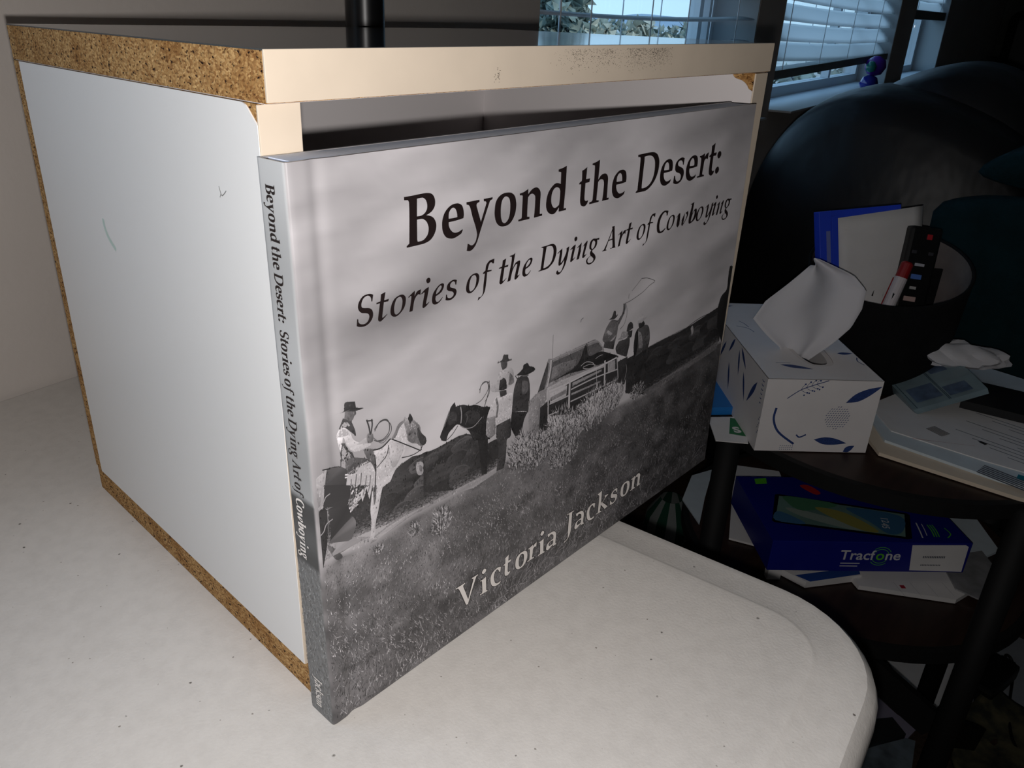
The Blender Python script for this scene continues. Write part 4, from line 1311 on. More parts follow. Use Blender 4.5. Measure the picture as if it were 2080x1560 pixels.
lift = 0.034
HERD = [0, PICT_HERD[0], PICT_HERD[1]]
COW_AFTER = {}
for k, (i_, rng_) in enumerate(zip(HERD, ((0, 16), (16, 24), (24, len(COWS))))):
    COW_AFTER[i_ + 1] = rng_
    COW_AFTER[i_ + 1.5] = k
for ip, (tone, s) in enumerate(PICTURE):
    if ip in COW_AFTER:
        lo_, hi_ = COW_AFTER[ip]
        for cw in COWS[lo_:hi_]:
            cow(*cw, lift)
            lift += 0.0006
        for ln_ in DUST[COW_AFTER[ip + 0.5]:COW_AFTER[ip + 0.5] + 1]:
            lx, lz = [q[0] for q in ln_], [q[1] for q in ln_]
            for k in range(int(24 * (lx[-1] - lx[0]))):
                x = lx[0] + rr.rand() * (lx[-1] - lx[0])
                e_ = rr.rand() ** 1.5
                z = np.interp(x, lx, lz) - 0.8 + e_ * 5.5
                s_ = 0.3 + 0.5 * rr.rand()
                put_tone([(x - s_, z), (x, z - s_ * .5), (x + s_, z), (x, z + s_ * .5)], [(0, 1, 2, 3)], (128 if lx[0] < 150 else 96) * (1 - .55 * e_) + 14 * rr.normal(), lift + 0.0003 * rr.rand())
            lift += 0.001
    cs = parse(s, 0.1)
    vs2, fs2 = fill(cs, 4)
    put_tone(vs2, fs2, tone, lift, 0.34 if tone < 140 else 0.2)
    mottle(tone, spline(cs[0], 3), lift + 0.0006)
    lift += 0.0012
for tone, wd, s in LINES:
    vs2, fs2 = ribbon(spline(parse(s, 0.1)[0], 5, False), max(wd, 0.28))
    put_tone(vs2, fs2, tone, lift)
    lift += 0.0005
for b_ in BUSHES:
    bush(*b_, lift + 0.004)
po = pic.build('cover_picture', attr_mat('printed_picture', 0.38, 0.45), case, fix=False)
ink(po.data, pcol)
tag(po, 'black and white print of riders, a pickup truck and cattle on a grassy slope')

# lettering
GL = {k: [fill(parse(s, 0.02), 5) for s in v] for k, v in GLYPH.items()}


def letters(name, items, material, lift_, dx=0.0, dz=0.0):
    m_ = MB()
    for g_, x, z, s_ in items:
        for vs2, fs2 in GL[g_]:
            m_.add(on_cover([(x + a * s_ + dx, z + b * s_ + dz) for a, b in vs2], lift_), fs2)
    return m_.build(name, material, case, fix=False)


tag(letters('title_lettering', TITLE, M_INK, 0.13), 'black serif lettering reading Beyond the Desert:')
tag(letters('subtitle_lettering', SUBTITLE, M_INK, 0.13), 'black italic lettering reading Stories of the Dying Art of Cowboying')
sh = MB()
for dx, dz in ((0.35, -0.3), (-0.3, 0.25), (0.3, 0.2), (-0.25, -0.3)):
    for g_, x, z, s_ in AUTHOR:
        for vs2, fs2 in GL[g_]:
            sh.add(on_cover([(x + a * s_ + dx, z + b * s_ + dz) for a, b in vs2], 0.12), fs2)
sh.build('lettering_outline', M_SHINK, case, fix=False)
tag(letters('author_lettering', AUTHOR, M_WINK, 0.14), 'white serif lettering reading Victoria Jackson')


def gext(g_):
    xs = [q[0] for vs2, _ in GL[g_] for q in vs2]
    return min(xs), max(xs)


def gbase(g_):
    return {'B': 17.68, 'e': 6.2, 'y': 11.9, 'o': 12.8, 'n': 11.0, 'd': 17.8, 't': 15.4, 'h': 17.5, 'D': 17.6, 's': 12.0, 'r': 11.1, ':': 11.9}.get(g_)


UPRIGHT = {}


def upright(g_):
    """spine letters: the roman cut, or the sloped one set upright"""
    if g_ in GL and g_ != ' ':
        base_, sc_, sl = g_, (1.38 if g_ in 'VicaJk' else 1.0), 0.0
    else:
        base_, sc_, sl = g_ + '_', 1.66, 0.20
    out = []
    lo = {'y': -11.9, 'y_': -5.7, 'g_': -7.3, 'f_': -11.2, 'J': -13.7}.get(base_)
    if lo is None:
        lo = min(q[1] for vs2, _ in GL[base_] for q in vs2)
    for vs2, fs2 in GL[base_]:
        out.append(([((a - sl * (b - lo)) * sc_, (b - lo) * sc_) for a, b in vs2], fs2))
    xs = [q[0] for vs2, _ in out for q in vs2]
    mn = min(xs)
    return [([(a - mn, b) for a, b in vs2], fs2) for vs2, fs2 in out], max(xs) - mn


def spine_line(name, text, z0, z1, material, base, kz=5.0 / 17.6, track=1.5):
    """lettering running down the spine"""
    seq, x = [], 0.0
    for ch in text:
        if ch == ' ':
            x += 5.2
            continue
        shp, wd = upright(ch)
        seq.append((shp, x))
        x += wd + track
    k = (z0 - z1) / (x - track)
    m_ = MB()
    for shp, ox in seq:
        for off in (-0.35, 0.35):
            for vs2, fs2 in shp:
                m_.add([(-0.00012 - 0.000004 * (off > 0), (base - b * kz) / 1000, (z0 - (ox + a + off) * k) / 1000) for a, b in vs2], fs2)
    return m_.build(name, material, case, fix=False)


spine_line('spine_title', 'Beyond the Desert:', 217.0, 172.4, M_INK, 11.6)
spine_line('spine_subtitle', 'Stories of the Dying Art of', 169.4, 106.2, M_INK, 11.6)
spine_line('spine_subtitle', 'Cowboying', 104.6, 78.2, M_WINK, 11.8)
spine_line('spine_author', 'Jackson', 19.5, 4.0, M_WINK, 11.0)

# turf print on the foot of the spine
sp, scol = MB(), []
for k in range(1100):
    y, z = 0.6 + rr.rand() * (CTHK - 1.2), rr.rand() * 75 + 1
    ln, an, wd = 0.8 + 1.8 * rr.rand(), rr.normal(0, .7), 0.2 + .15 * rr.rand()
    xx = -0.06 - 0.02 * rr.rand()
    pts = [(y - wd / 2, z), (y + wd / 2, z), (min(max(y + math.sin(an) * ln, .5), CTHK - .5), z + math.cos(an) * ln)]
    sp.add([(xx / 1000, a / 1000, b / 1000) for a, b in pts], [(0, 1, 2)])
    scol.extend(grey(np.full(3, 150 + 30 * rr.rand() if rr.rand() < .4 else 70 + 30 * rr.rand()), (0.96, 0.98, 1.0)))
so = sp.build('spine_picture', MATS['printed_picture'], case, fix=False)
ink(so.data, scol)

# ------------------------------------------------------------------ pole behind the box
root = empty('black_pole', (0.2447, 0.2655, 0))
tag(root, 'thick round black pole standing behind the box in front of the wall', 'pole')
MB().tube([(0, 0, 0.012), (0, 0, 1.1)], 0.0137, 32, True).build('pole', M_BLACKG, root, smooth=True)
MB().lathe([(0.036, 0.0), (0.036, 0.008), (0.033, 0.012), (0.017, 0.014), (0.0165, 0.05), (0.0137, 0.055)], 32).build('base', M_BLACK, root)
for o in root.children:
    o.data.set_sharp_from_angle(angle=math.radians(40))

# ------------------------------------------------------------------ black leather sofa along the window wall
def puff(mb, prof, u0, u1, cv, cz, end=0.10, squash=0.62, n=13, R=Vector((0, 0, 0))):
    """cushion: closed (v,z) outline swept along the wall, narrowing at both ends"""
    rings = []
    for k in range(n):
        s = k / (n - 1)
        u = u0 + (u1 - u0) * s
        d = min(u - u0, u1 - u) / end
        f = squash + (1 - squash) * math.sqrt(max(0.0, 1 - (1 - min(d, 1)) ** 2))
        rings.append([wp(u, cv + (v - cv) * f, cz + (z - cz) * f) - R for v, z in prof])
    return mb.rings(rings)


def smooth_outline(pts, k=3):
    return [(a, b) for a, b in spline([(a, b, False) for a, b in pts], k)]


LOBE1 = smooth_outline([(.13, -.45), (.12, -.25), (.125, -.08), (.14, .02), (.165, .085), (.205, .135), (.26, .168), (.32, .178), (.40, .168), (.48, .140), (.55, .09), (.59, .02), (.605, -.12), (.60, -.45)])
LOBE2 = smooth_outline([(.22, -.45), (.20, -.2), (.215, .0), (.25, .12), (.30, .175), (.36, .205), (.42, .213), (.475, .198), (.53, .155), (.575, .09), (.60, 0), (.615, -.15), (.61, -.45)])
SEATP = smooth_outline([(.17, -.30), (.30, -.285), (.45, -.285), (.58, -.30), (.60, -.36), (.58, -.42), (.38, -.43), (.18, -.42), (.155, -.36)])
S0 = 1.10
root = empty('leather_recliner', wp(S0, 0.4, FLOOR))
tag(root, 'black leather recliner with puffy rounded back in front of the windows', 'chair')
R = root.location
puff(MB(), LOBE1, S0, S0 + 0.30, 0.36, -0.15, end=0.11, squash=0.84, R=R).build('back_cushion', M_LEATHER, root, smooth=True)
puff(MB(), LOBE2, S0 + 0.09, S0 + 0.46, 0.41, -0.15, end=0.11, squash=0.84, R=R).build('head_cushion', M_LEATHER, root, smooth=True)
puff(MB(), SEATP, S0 + 0.34, S0 + 0.98, 0.38, -0.36, end=0.10, squash=0.8, R=R).build('seat_cushion', M_LEATHER, root, smooth=True)
for v0 in (0.05, 0.61):
    armp = smooth_outline([(v0, -.68), (v0 - .005, -.35), (v0 + .01, -.20), (v0 + .06, -.16), (v0 + .12, -.165), (v0 + .16, -.21), (v0 + .17, -.35), (v0 + .165, -.68)])
    puff(MB(), armp, S0 + 0.24, S0 + 0.95, v0 + 0.085, -0.42, end=0.10, squash=0.85, R=R).build('arm', M_LEATHER, root, smooth=True)
m = MB()
wbox(m, S0 + 0.20, S0 + 0.92, 0.10, 0.72, FLOOR + 0.03, -0.43)
m.v = [tuple(Vector(p_) - R) for p_ in m.v]
m.build('base', M_LEATHER, root)
for u in (S0 + 0.25, S0 + 0.87):
    for v in (0.15, 0.67):
        m = MB()
        wbox(m, u - .025, u + .025, v - .025, v + .025, FLOOR, FLOOR + 0.035)
        m.v = [tuple(Vector(p_) - R) for p_ in m.v]
        m.build('foot', M_BLACK, root)
M_TEAL = mat('dark_teal_fabric', rgb(12, 42, 47), 0.9, spec=0.2, vary=0.3, scale=30, bump=0.4, bscale=300)
root = empty('throw_blanket', wp(1.07, 0.55, -0.40))
tag(root, 'dark teal throw blanket hanging over the right shoulder of the recliner', 'blanket')
R = root.location
for nm, pts, u0, u1 in (('lower_fold', [(.435, .020), (.475, .046), (.54, .055), (.64, .06), (.66, -.10), (.655, -.40), (.52, -.40), (.47, -.20), (.45, -.06)], 1.055, 1.105),
                        ('upper_fold', [(.475, .080), (.505, .108), (.56, .125), (.66, .13), (.67, .07), (.60, .062), (.52, .066)], 1.075, 1.185)):
    po_ = smooth_outline(pts)
    cv_, cz_ = sum(q[0] for q in po_) / len(po_), sum(q[1] for q in po_) / len(po_)
    puff(MB(), po_, u0, u1, cv_, cz_, end=0.02, squash=0.9, n=9, R=R).build(nm, M_TEAL, root, smooth=True)

# ornament on the sill of the middle window
root = empty('window_ornament', wp(2.50, 0.022, 0.084))
tag(root, 'small shiny blue and purple bird ornament on the sill below the blind', 'ornament')
M_BLUEG = mat('shiny_blue_glass', rgb(36, 40, 150), 0.15, spec=0.7)
M_PURP = mat('shiny_purple_glass', rgb(84, 40, 150), 0.2, spec=0.7)
M_TEALG = mat('shiny_teal_glass', rgb(30, 130, 120), 0.2, spec=0.7)
MB().lathe([(0.001, 0), (0.022, 0.003), (0.027, 0.016), (0.020, 0.034), (0.008, 0.040), (0.001, 0.041)], 16, (-0.012, 0, 0)).build('base', M_BLUEG, root, smooth=True)
MB().lathe([(0.001, 0.036), (0.020, 0.042), (0.031, 0.062), (0.026, 0.082), (0.010, 0.093), (0.001, 0.094)], 16, (0.012, 0, 0)).build('body', M_PURP, root, smooth=True)
MB().lathe([(0.001, 0.048), (0.012, 0.052), (0.015, 0.066), (0.008, 0.078), (0.001, 0.08)], 12, (-0.022, 0, 0)).build('head', M_TEALG, root, smooth=True)

# dark panel far right
root = empty('framed_panel', wp(5.80, 0.35, FLOOR), (0, 0, YAW))
tag(root, 'tall black panel with rounded corner at far right edge behind the sofa', 'mirror')
pts = rounded_rect(-0.30, 0.30, 0.02, 1.10, 0.06, 0.0, 6)
pts2 = rounded_rect(-0.30, 0.30, 0.02, 1.10, 0.06, 0.05, 6)
m = MB()
m.rings([[(-0.02, y, z) for y, z in pts], [(0.02, y, z) for y, z in pts]])
m.build('frame', M_BLACK, root)
m = MB()
m.rings([[(-0.026, y, z) for y, z in pts2], [(-0.02, y, z) for y, z in pts2]])
m.build('panel', M_BLACKG, root)
MB().box(-0.06, 0.06, -0.31, 0.31, 0.0, 0.03, 0.004).build('foot', M_BLACK, root)

# ------------------------------------------------------------------ round side table
TC = (0.830, 0.020)
TR = 0.213
TZ, SZ = -0.160, -0.350
root = empty('side_table', (TC[0], TC[1], FLOOR))
tag(root, 'round two-tier side table with dark wood tops and black metal frame', 'table')
for nm, z in (('top', TZ), ('shelf', SZ)):
    zz = z - FLOOR
    p = MB().lathe([(0.001, zz - 0.012), (TR - 0.009, zz - 0.012), (TR - 0.009, zz), (0.001, zz)], 72).build(nm, M_WOOD, root)
    MB().lathe([(TR - 0.0085, zz - 0.016), (TR, zz - 0.016), (TR, zz + 0.001), (TR - 0.0085, zz + 0.001)], 72, close=True).build('rim', M_BLACK, p)
for (x, y) in ((0.633, 0.119), (0.716, -0.158), (1.005, -0.105), (0.96, 0.17)):
    d = Vector((x - TC[0], y - TC[1], 0))
    d = d.normalized() * (TR + 0.004)
    MB().tube([(d.x, d.y, 0), (d.x, d.y, TZ - FLOOR - 0.004)], 0.0135, 14).build('leg', M_BLACK, root, smooth=True)
MB().bar((0.655 - TC[0], -0.012 - TC[1], SZ - FLOOR - 0.015), (0.720 - TC[0], -0.150 - TC[1], 0.265), 0.012, 0.034).build('brace', M_BLACK, root)
MB().bar((0.722 - TC[0], -0.156 - TC[1], 0.262), (0.93 - TC[0], -0.185 - TC[1], 0.10), 0.012, 0.034).build('brace', M_BLACK, root)

# ------------------------------------------------------------------ tissue box
TE1, TE2 = Vector((0.7016, -0.7126, 0)), Vector((0.7126, 0.7016, 0))
TF = Vector((0.610, 0.077, TZ + 0.0012))
tw, td, tht = 122.0, 232.0, 86.5
root = empty('tissue_box', TF, frame(TE1, TE2, Vector((0, 0, 1))))
tag(root, 'white tissue box printed with blue leaves on the side table, tissue pulled up', 'tissue box')
hole = []
for k in range(28):
    t = k * 2 * math.pi / 28
    ex_ = abs(math.cos(t)) ** 0.55 * (1 if math.cos(t) > 0 else -1)
    ey_ = abs(math.sin(t)) ** 0.8 * (1 if math.sin(t) > 0 else -1)
    hole.append((71 + 21 * ex_, 100 + 66 * ey_))
body = MB()
c8 = [(0, 0), (tw, 0), (tw, td), (0, td)]
body.add([(x / 1000, y / 1000, 0) for x, y in c8] + [(x / 1000, y / 1000, tht / 1000) for x, y in c8],
         [(0, 3, 2, 1), (0, 1, 5, 4), (1, 2, 6, 5), (2, 3, 7, 6), (3, 0, 4, 7)])
vs2, fs2 = fill([[(x, y, True) for x, y in c8], [(x, y, True) for x, y in hole[::-1]]])
body.add([(x / 1000, y / 1000, tht / 1000) for x, y in vs2], fs2)
M_CARTON = mat('white_carton', rgb(243, 238, 238), 0.6, spec=0.3, vary=0.04, scale=30)
carton = body.build('carton', M_CARTON, root, fix=False)
sol = carton.modifiers.new('board', 'SOLIDIFY')
sol.thickness = 0.0007
sol.offset = -1
film = MB()
vs2, fs2 = fill([[(x, y, True) for x, y in hole], [(71 + (x - 71) * .7, 100 + (y - 100) * .9, True) for x, y in hole[::-1]]])
film.add([(x / 1000, y / 1000, (tht - 1.2) / 1000) for x, y in vs2], fs2)
film.build('slot_film', mat('grey_plastic_film', rgb(226, 220, 218), 0.4, spec=0.5), root, fix=False)

FRONT = Decal((0, 0, 0), (1, 0, 0), (0, 0, 1))
FRONT.n = Vector((0, -1, 0))
TOPD = Decal((0, 0, tht / 1000), (1, 0, 0), (0, 1, 0))
LEFTD = Decal((0, 0, 0), (0, 1, 0), (0, 0, 1))
LEFTD.n = Vector((-1, 0, 0))
f = FRONT
f.line([(24.1, 63.7), (36.5, 74.0), (50, 80.2), (64, 85.4)], 0.9)
for k, (x, z) in enumerate([(37, 74), (42, 76.5), (47, 79), (52, 81)]):
    f.line([(x, z), (x + 1.0, z + 3.5), (x + 3.4, min(z + 6.5, 85.8))], 0.45)
    f.line([(x, z), (x + 3.5, z - 2.2), (x + 6.5, z - 3.0)], 0.45)
    f.dot(x + 3.4, min(z + 6.8, 85.2), 1.0)
    f.dot(x + 6.9, z - 3.1, 1.0)
    f.dot(x + 4, z - 6.0, 0.9)
f.leaf((87.1, 60.1), (121.6, 80.0), 9.5)
f.leaf((62.2, 15.1), (98.7, 11.3), 8.6)
f.leaf((97.0, 0.6), (108, 8.5), 6.5)
f.line([(14.8, 52.3), (14.4, 38.6), (22.2, 23.4), (41.4, 9.1)], 2.4)
rr = np.random.RandomState(9)
for i in range(-5, 6):
    for j in range(-5, 6):
        x, z = 82 + i * 2.7 + (1.3 if j % 2 else 0), 42 + j * 2.6
        if (x - 82) ** 2 + (z - 42) ** 2 < 175:
            f.line([(x - .6, z - .5), (x, z), (x + .6, z + .6)], 0.75)
for i in range(-3, 4):
    for j in range(-2, 2):
        x, z = 34 + i * 2.2, 4.4 + j * 2.2
        if z > 0.6:
            f.dot(x, z, 0.5)
f.line([(42.1, 20.5), (46, 17.6), (52.6, 20.9)], 1.6)
f.build('leaf_print', M_BLUEINK, carton, fix=False)
f = TOPD
f.leaf((25.3, 36.5), (57.6, 26.0), 7.5)
f.leaf((101.6, 70.6), (120.0, 71.7), 6.0)
f.line([(12.1, 149.3), (24, 142), (27.5, 130.4)], 0.9)
f.line([(20, 166), (24, 158), (26, 146)], 0.9)
f.leaf((4, 214), (30, 222), 6)
f.line([(22, 41), (30, 42.5), (38, 41)], 0.7)
f.line([(119.5, 60), (116, 50), (119, 40)], 1.2)
f.build('leaf_print', M_BLUEINK, carton, fix=False)
f = LEFTD
for a, b, w in (((112, 85), (127, 62), 5), ((88, 84), (64.3, 67), 5), ((93.1, 79), (84.6, 50), 4.6), ((69.8, 62.1), (53.9, 32.5), 4.6), ((25.7, 69.9), (46.7, 36.2), 6.5), ((140, 70), (158, 40), 5), ((120, 52), (108, 20), 5)):
    f.leaf(a, b, w)
for k in range(6):
    f.line([(14 - k * .6, 79 - k * 5), (10.5, 78.2 - k * 5), (7.5, 78.8 - k * 5)], 1.1)
for k in range(7):
    f.dot(3 + 1.8 * math.sin(k * 2.1), 39 - k * 3.0, 0.9)
f.build('leaf_print', M_BLUEINK, carton, fix=False)

# the tissue pulled up through the slot: a folded sheet, widest half way up
ts = MB()
NI, NJ = 26, 22
outl = [(0.0, -16, 10, -10), (0.16, -24, 36, 8), (0.32, -40, 54, 24), (0.5, -58, 64, 44), (0.66, -46, 66, 64), (0.82, -24, 50, 80), (1.0, -1, 10, 97)]


def oi(t, k):
    return float(np.interp(t, [o_[0] for o_ in outl], [o_[k] for o_ in outl]))


grid = []
for i in range(NI + 1):
    t = i / NI
    row = []
    for j in range(NJ + 1):
        s = j / NJ
        x = oi(t, 1) * (1 - s) + oi(t, 2) * s
        zt = oi(t, 3) + (8 * math.sin(s * 3.1) - 6) * t * (1 - t) * 2 + 20 * (s - .5) * t * (1.15 - t) * 2
        y = 9 * math.sin(s * 9.5 + 1.2 * t) * (0.35 + 0.8 * t * (1 - t)) + 5 * math.sin(s * 4 - t * 3) + 16 * t * (s - .4) - 10 * (s > .8) * (s - .8) * 6 * t
        row.append(((63 + x) / 1000, (78 + y + 22 * t) / 1000, (tht + zt) / 1000))
    grid.append(row)
vs = [p_ for r_ in grid for p_ in r_]
fs = [(i * (NJ + 1) + j, i * (NJ + 1) + j + 1, (i + 1) * (NJ + 1) + j + 1, (i + 1) * (NJ + 1) + j) for i in range(NI) for j in range(NJ)]
ts.add(vs, fs)
to = ts.build('tissue', M_TISSUE, root, smooth=True, fix=False)
tag(to, 'white tissue standing up out of the slot')
sd = to.modifiers.new('ply', 'SOLIDIFY')
sd.thickness = 0.0004


# ------------------------------------------------------------------ things lying on the side table
def sheet(name, label, cat, pts, z, t, material, group=None, parent=None):
    c = (sum(p_[0] for p_ in pts) / len(pts), sum(p_[1] for p_ in pts) / len(pts))
    m_ = MB().prism([(p_[0] - c[0], p_[1] - c[1]) for p_ in pts], 0, t)
    o_ = m_.build(name, material, parent)
    o_.location = (c[0], c[1], z)
    if label:
        tag(o_, label, cat, group)
    return o_


def rect(cx, cy, w, h, ang):
    a = math.radians(ang)
    ux, uy = (math.cos(a), math.sin(a)), (-math.sin(a), math.cos(a))
    return [(cx + sx * w / 2 * ux[0] + sy * h / 2 * uy[0], cy + sx * w / 2 * ux[1] + sy * h / 2 * uy[1]) for sx, sy in ((-1, -1), (1, -1), (1, 1), (-1, 1))]


def print_on(o_, material, shapes, name='print', ang=0.0):
    """2D marks (metres, in the sheet's own frame) on top of a sheet"""
    zt = max(q.co.z for q in o_.data.vertices)
    m_ = MB()
    ca, sa = math.cos(math.radians(ang)), math.sin(math.radians(ang))
    for vs_, fs_ in shapes:
        m_.add([(x * ca - y * sa, x * sa + y * ca, zt + 0.00012) for x, y in vs_], fs_)
    return m_.build(name, material, o_, fix=False)


def q4(x0, x1, y0, y1):
    return [(x0, y0), (x1, y0), (x1, y1), (x0, y1)], [(0, 1, 2, 3)]


M_TXT = mat('grey_print', rgb(96, 100, 110), 0.7)
M_TEALP = mat('teal_print', rgb(20, 120, 140), 0.6)
M_REDP = mat('red_print', rgb(170, 30, 50), 0.6)
M_BLKP = mat('black_print', rgb(34, 34, 36), 0.6)
G_MAIL = 'letters and envelopes on the side table'
zt = TZ + 0.0012
b1 = sheet('envelope', 'large beige envelope at the bottom of the mail pile', 'envelope', [(0.700, -0.022), (0.760, 0.030), (0.905, -0.005), (0.925, -0.215), (0.735, -0.245), (0.712, -0.150)], zt, 0.004, M_PAPERC, G_MAIL)
zt += 0.0042
b2 = sheet('letter', 'folded pale blue-white letter lying over the beige envelope', 'letter', [(0.727, -0.018), (0.790, 0.028), (0.935, -0.002), (0.950, -0.215), (0.752, -0.248), (0.728, -0.130)], zt, 0.003, M_PAPERB, G_MAIL)
print_on(b2, M_TXT, [q4(-0.085 + .002 * k, -0.083 + .002 * k + .0006, -0.12, -0.02) for k in range(0, 12, 2)], ang=-6)
zt += 0.0032
b3 = sheet('letter', 'printed white statement with teal stripe on top of the mail pile', 'letter', [(0.752, -0.016), (0.800, 0.026), (0.960, -0.008), (0.962, -0.210), (0.775, -0.240), (0.757, -0.110)], zt, 0.0012, M_PAPER, G_MAIL)
print_on(b3, M_TXT, [q4(-0.05 + .008 * k, -0.0488 + .008 * k, -0.10 + .01 * (k % 3), -0.035 + .02 * (k % 4)) for k in range(16)], 'text_lines', ang=-4)
print_on(b3, M_TEALP, [q4(-0.094, -0.084, -0.14, -0.045)], 'teal_stripe', ang=2)
print_on(b3, M_BLKP, [q4(-0.062 + .0022 * k, -0.0608 + .0022 * k, 0.012, 0.032) for k in range(7)] + [q4(-0.035, -0.030, -0.02, -0.012)], 'barcode', ang=-20)
print_on(b3, M_REDP, [([(-0.084, 0.055), (-0.0835, 0.053), (-0.050, 0.0), (-0.051, 0.001)], [(0, 1, 2, 3)])], 'red_line')
zt += 0.0014
bd = sheet('tablet', 'flat black device lying on the mail pile', 'device', rect(0.925, -0.125, 0.075, 0.16, 10), zt, 0.010, mat('black_plastic', rgb(22, 23, 25), 0.45), None)
pkt = empty('plastic_packet', (0.856, 0.012, zt))
pkt.rotation_euler = (math.radians(4), math.radians(-22), math.radians(-47))
tag(pkt, 'pale blue clear plastic packet in front of the crumpled tissue', 'packet')
m = MB()
rings = []
for s, w, t in ((-1, .96, .0006), (-.9, 1, .003), (-.3, 1, .006), (.4, .99, .006), (.9, .97, .003), (1, .92, .0006)):
    rings.append([(0.040 + q_[0] * w * 0.042, s * 0.052, 0.004 + q_[1] * t) for q_ in ((-1, -1), (1, -1), (1, 1), (-1, 1))])
m.rings(rings)
M_PKT = mat('pale_blue_film', rgb(132, 152, 160), 0.35, spec=0.6, vary=0.25, scale=35)
po_ = m.build('film', M_PKT, pkt)
m = MB()
for x0, y0, w, h in ((0.006, -0.040, .030, .030), (0.042, -0.044, .026, .02), (0.008, 0.012, .02, .022), (.044, .006, .02, .03)):
    m.add([(x0, y0, .0102), (x0 + w, y0, .0102), (x0 + w, y0 + h, .0102), (x0, y0 + h, .0102)], [(0, 1, 2, 3)])
m.build('blue_print', mat('blue_packet_print', rgb(98, 118, 146), 0.4, vary=0.4, scale=90), po_, fix=False)
m = MB()
for k, x0 in enumerate((0.038, 0.0395, 0.001)):
    m.add([(x0, -0.05, .0104), (x0 + .0008, -0.05, .0104), (x0 + .0008, .045, .0104), (x0, .045, .0104)], [(0, 1, 2, 3)])
m.build('seal_line', mat('dark_seal_line', rgb(54, 74, 88), 0.4), po_, fix=False)


def crumple(name, label, loc, sx, sy, sz, seed, material, cat, rot=0.0, spike=None):
    rr_ = np.random.RandomState(seed)
    bm = bmesh.new()
    bmesh.ops.create_icosphere(bm, subdivisions=4, radius=1)
    dirs = rr_.normal(size=(26, 3))
    dirs /= np.linalg.norm(dirs, axis=1)[:, None]
    amp = rr_.uniform(-.35, .30, 26)
    for q in bm.verts:
        d = np.array(q.co.normalized())
        dt = dirs @ d
        r_ = 1 + (amp * np.maximum(0, dt - 0.55) * 1.6).sum() + 0.16 * abs(math.sin(6 * d[0] + 3 * d[2] + seed)) - 0.12 * abs(math.sin(7 * d[1] - 4 * d[2]))
        q.co = Vector((d[0] * r_ * sx, d[1] * r_ * sy, max(d[2] * r_ * sz, -sz * 0.5) + sz * 0.5))
        if spike is not None:
            w = math.exp(-((q.co.x - spike[0]) ** 2 + (q.co.y - spike[1]) ** 2) / spike[3] ** 2)
            if d[2] > 0:
                q.co.z += spike[2] * w
    me = bpy.data.meshes.new(name)
    bm.to_mesh(me)
    bm.free()
    me.polygons.foreach_set('use_smooth', [True] * len(me.polygons))
    me.set_sharp_from_angle(angle=math.radians(24))
    me.materials.append(material)
    o_ = bpy.data.objects.new(name, me)
    COL.objects.link(o_)
    o_.location = loc
    o_.rotation_euler = (0, 0, rot)
    return tag(o_, label, cat)


crumple('used_tissue', 'crumpled white tissue lying on the plastic packet', (0.930, -0.020, TZ + 0.044), 0.054, 0.026, 0.017, 4, M_TISSUE, 'tissue', math.radians(-50), (-0.036, 0.004, 0.034, 0.011))
sheet('paper_scrap', 'torn white paper scrap at the foot of the dark bin', 'paper', [(0.880, 0.030), (0.893, 0.050), (0.905, 0.046), (0.925, 0.056), (0.938, 0.040), (0.930, 0.020), (0.905, 0.012)], zt, 0.0012, M_PAPERB)
sheet('paper_sheet', 'pale blue paper sheet behind the crumpled tissue', 'paper', [(0.945, 0.012), (0.985, 0.030), (1.035, -0.02), (1.02, -0.14), (0.975, -0.10), (0.965, -0.04)], zt, 0.0015, M_PAPERB)

# card and blue box left of the tissue box
cdz = TZ + 0.0012
cardo = sheet('printed_card', 'white card with a green patch and letter S beside the tissue box', 'card', [(0.597, 0.116), (0.640, 0.150), (0.672, 0.122), (0.618, 0.088)], cdz, 0.0012, M_PAPER)
print_on(cardo, mat('green_print', rgb(40, 120, 72), 0.6), [([(-0.002, -0.022), (-0.010, -0.006), (0.026, 0.012), (0.034, -0.004)], [(0, 1, 2, 3)])], 'green_patch')
vs_, fs_ = text_mesh('S', 0.018, 0.0008, 'CENTER')
print_on(cardo, M_PAPER, [([(x * 0.71 - y * -0.70 - 0.004 + .004, x * -0.70 + y * 0.71 - .012) for x, y in vs_], fs_)], 'letter_s')
for o_ in cardo.children:
    if o_.name.startswith('letter_s'):
        o_.location.z += 0.0002
sheet('blue_box', 'flat bright blue box behind the white card', 'box', [(0.644, 0.156), (0.660, 0.172), (0.727, 0.221), (0.762, 0.186), (0.672, 0.132)], cdz, 0.010, mat('bright_blue_card', rgb(28, 118, 196), 0.5))

# ------------------------------------------------------------------ dark fabric bin with its contents
BC = (0.926, 0.077)
root = empty('fabric_bin', (BC[0], BC[1], TZ + 0.0012))
tag(root, 'round black fabric bin holding remotes and a folder', 'bin')
M_BIN = mat('black_fabric', rgb(24, 24, 26), 0.9, spec=0.2, vary=0.25, scale=60, bump=0.4, bscale=700)
M_BINI = mat('brown_lining', rgb(122, 108, 100), 0.9, spec=0.2, vary=0.15, scale=50)
BDIR = math.atan2(0.28, 1.04)


def rimz(t):
    return 0.146 + 0.026 * math.cos(t - BDIR)


def bin_rings(prof, n=48):
    out = []
    for r_, f_ in prof:
        out.append([(r_ * math.cos(k * 2 * math.pi / n), r_ * math.sin(k * 2 * math.pi / n), f_ * rimz(k * 2 * math.pi / n)) for k in range(n)])
    return out


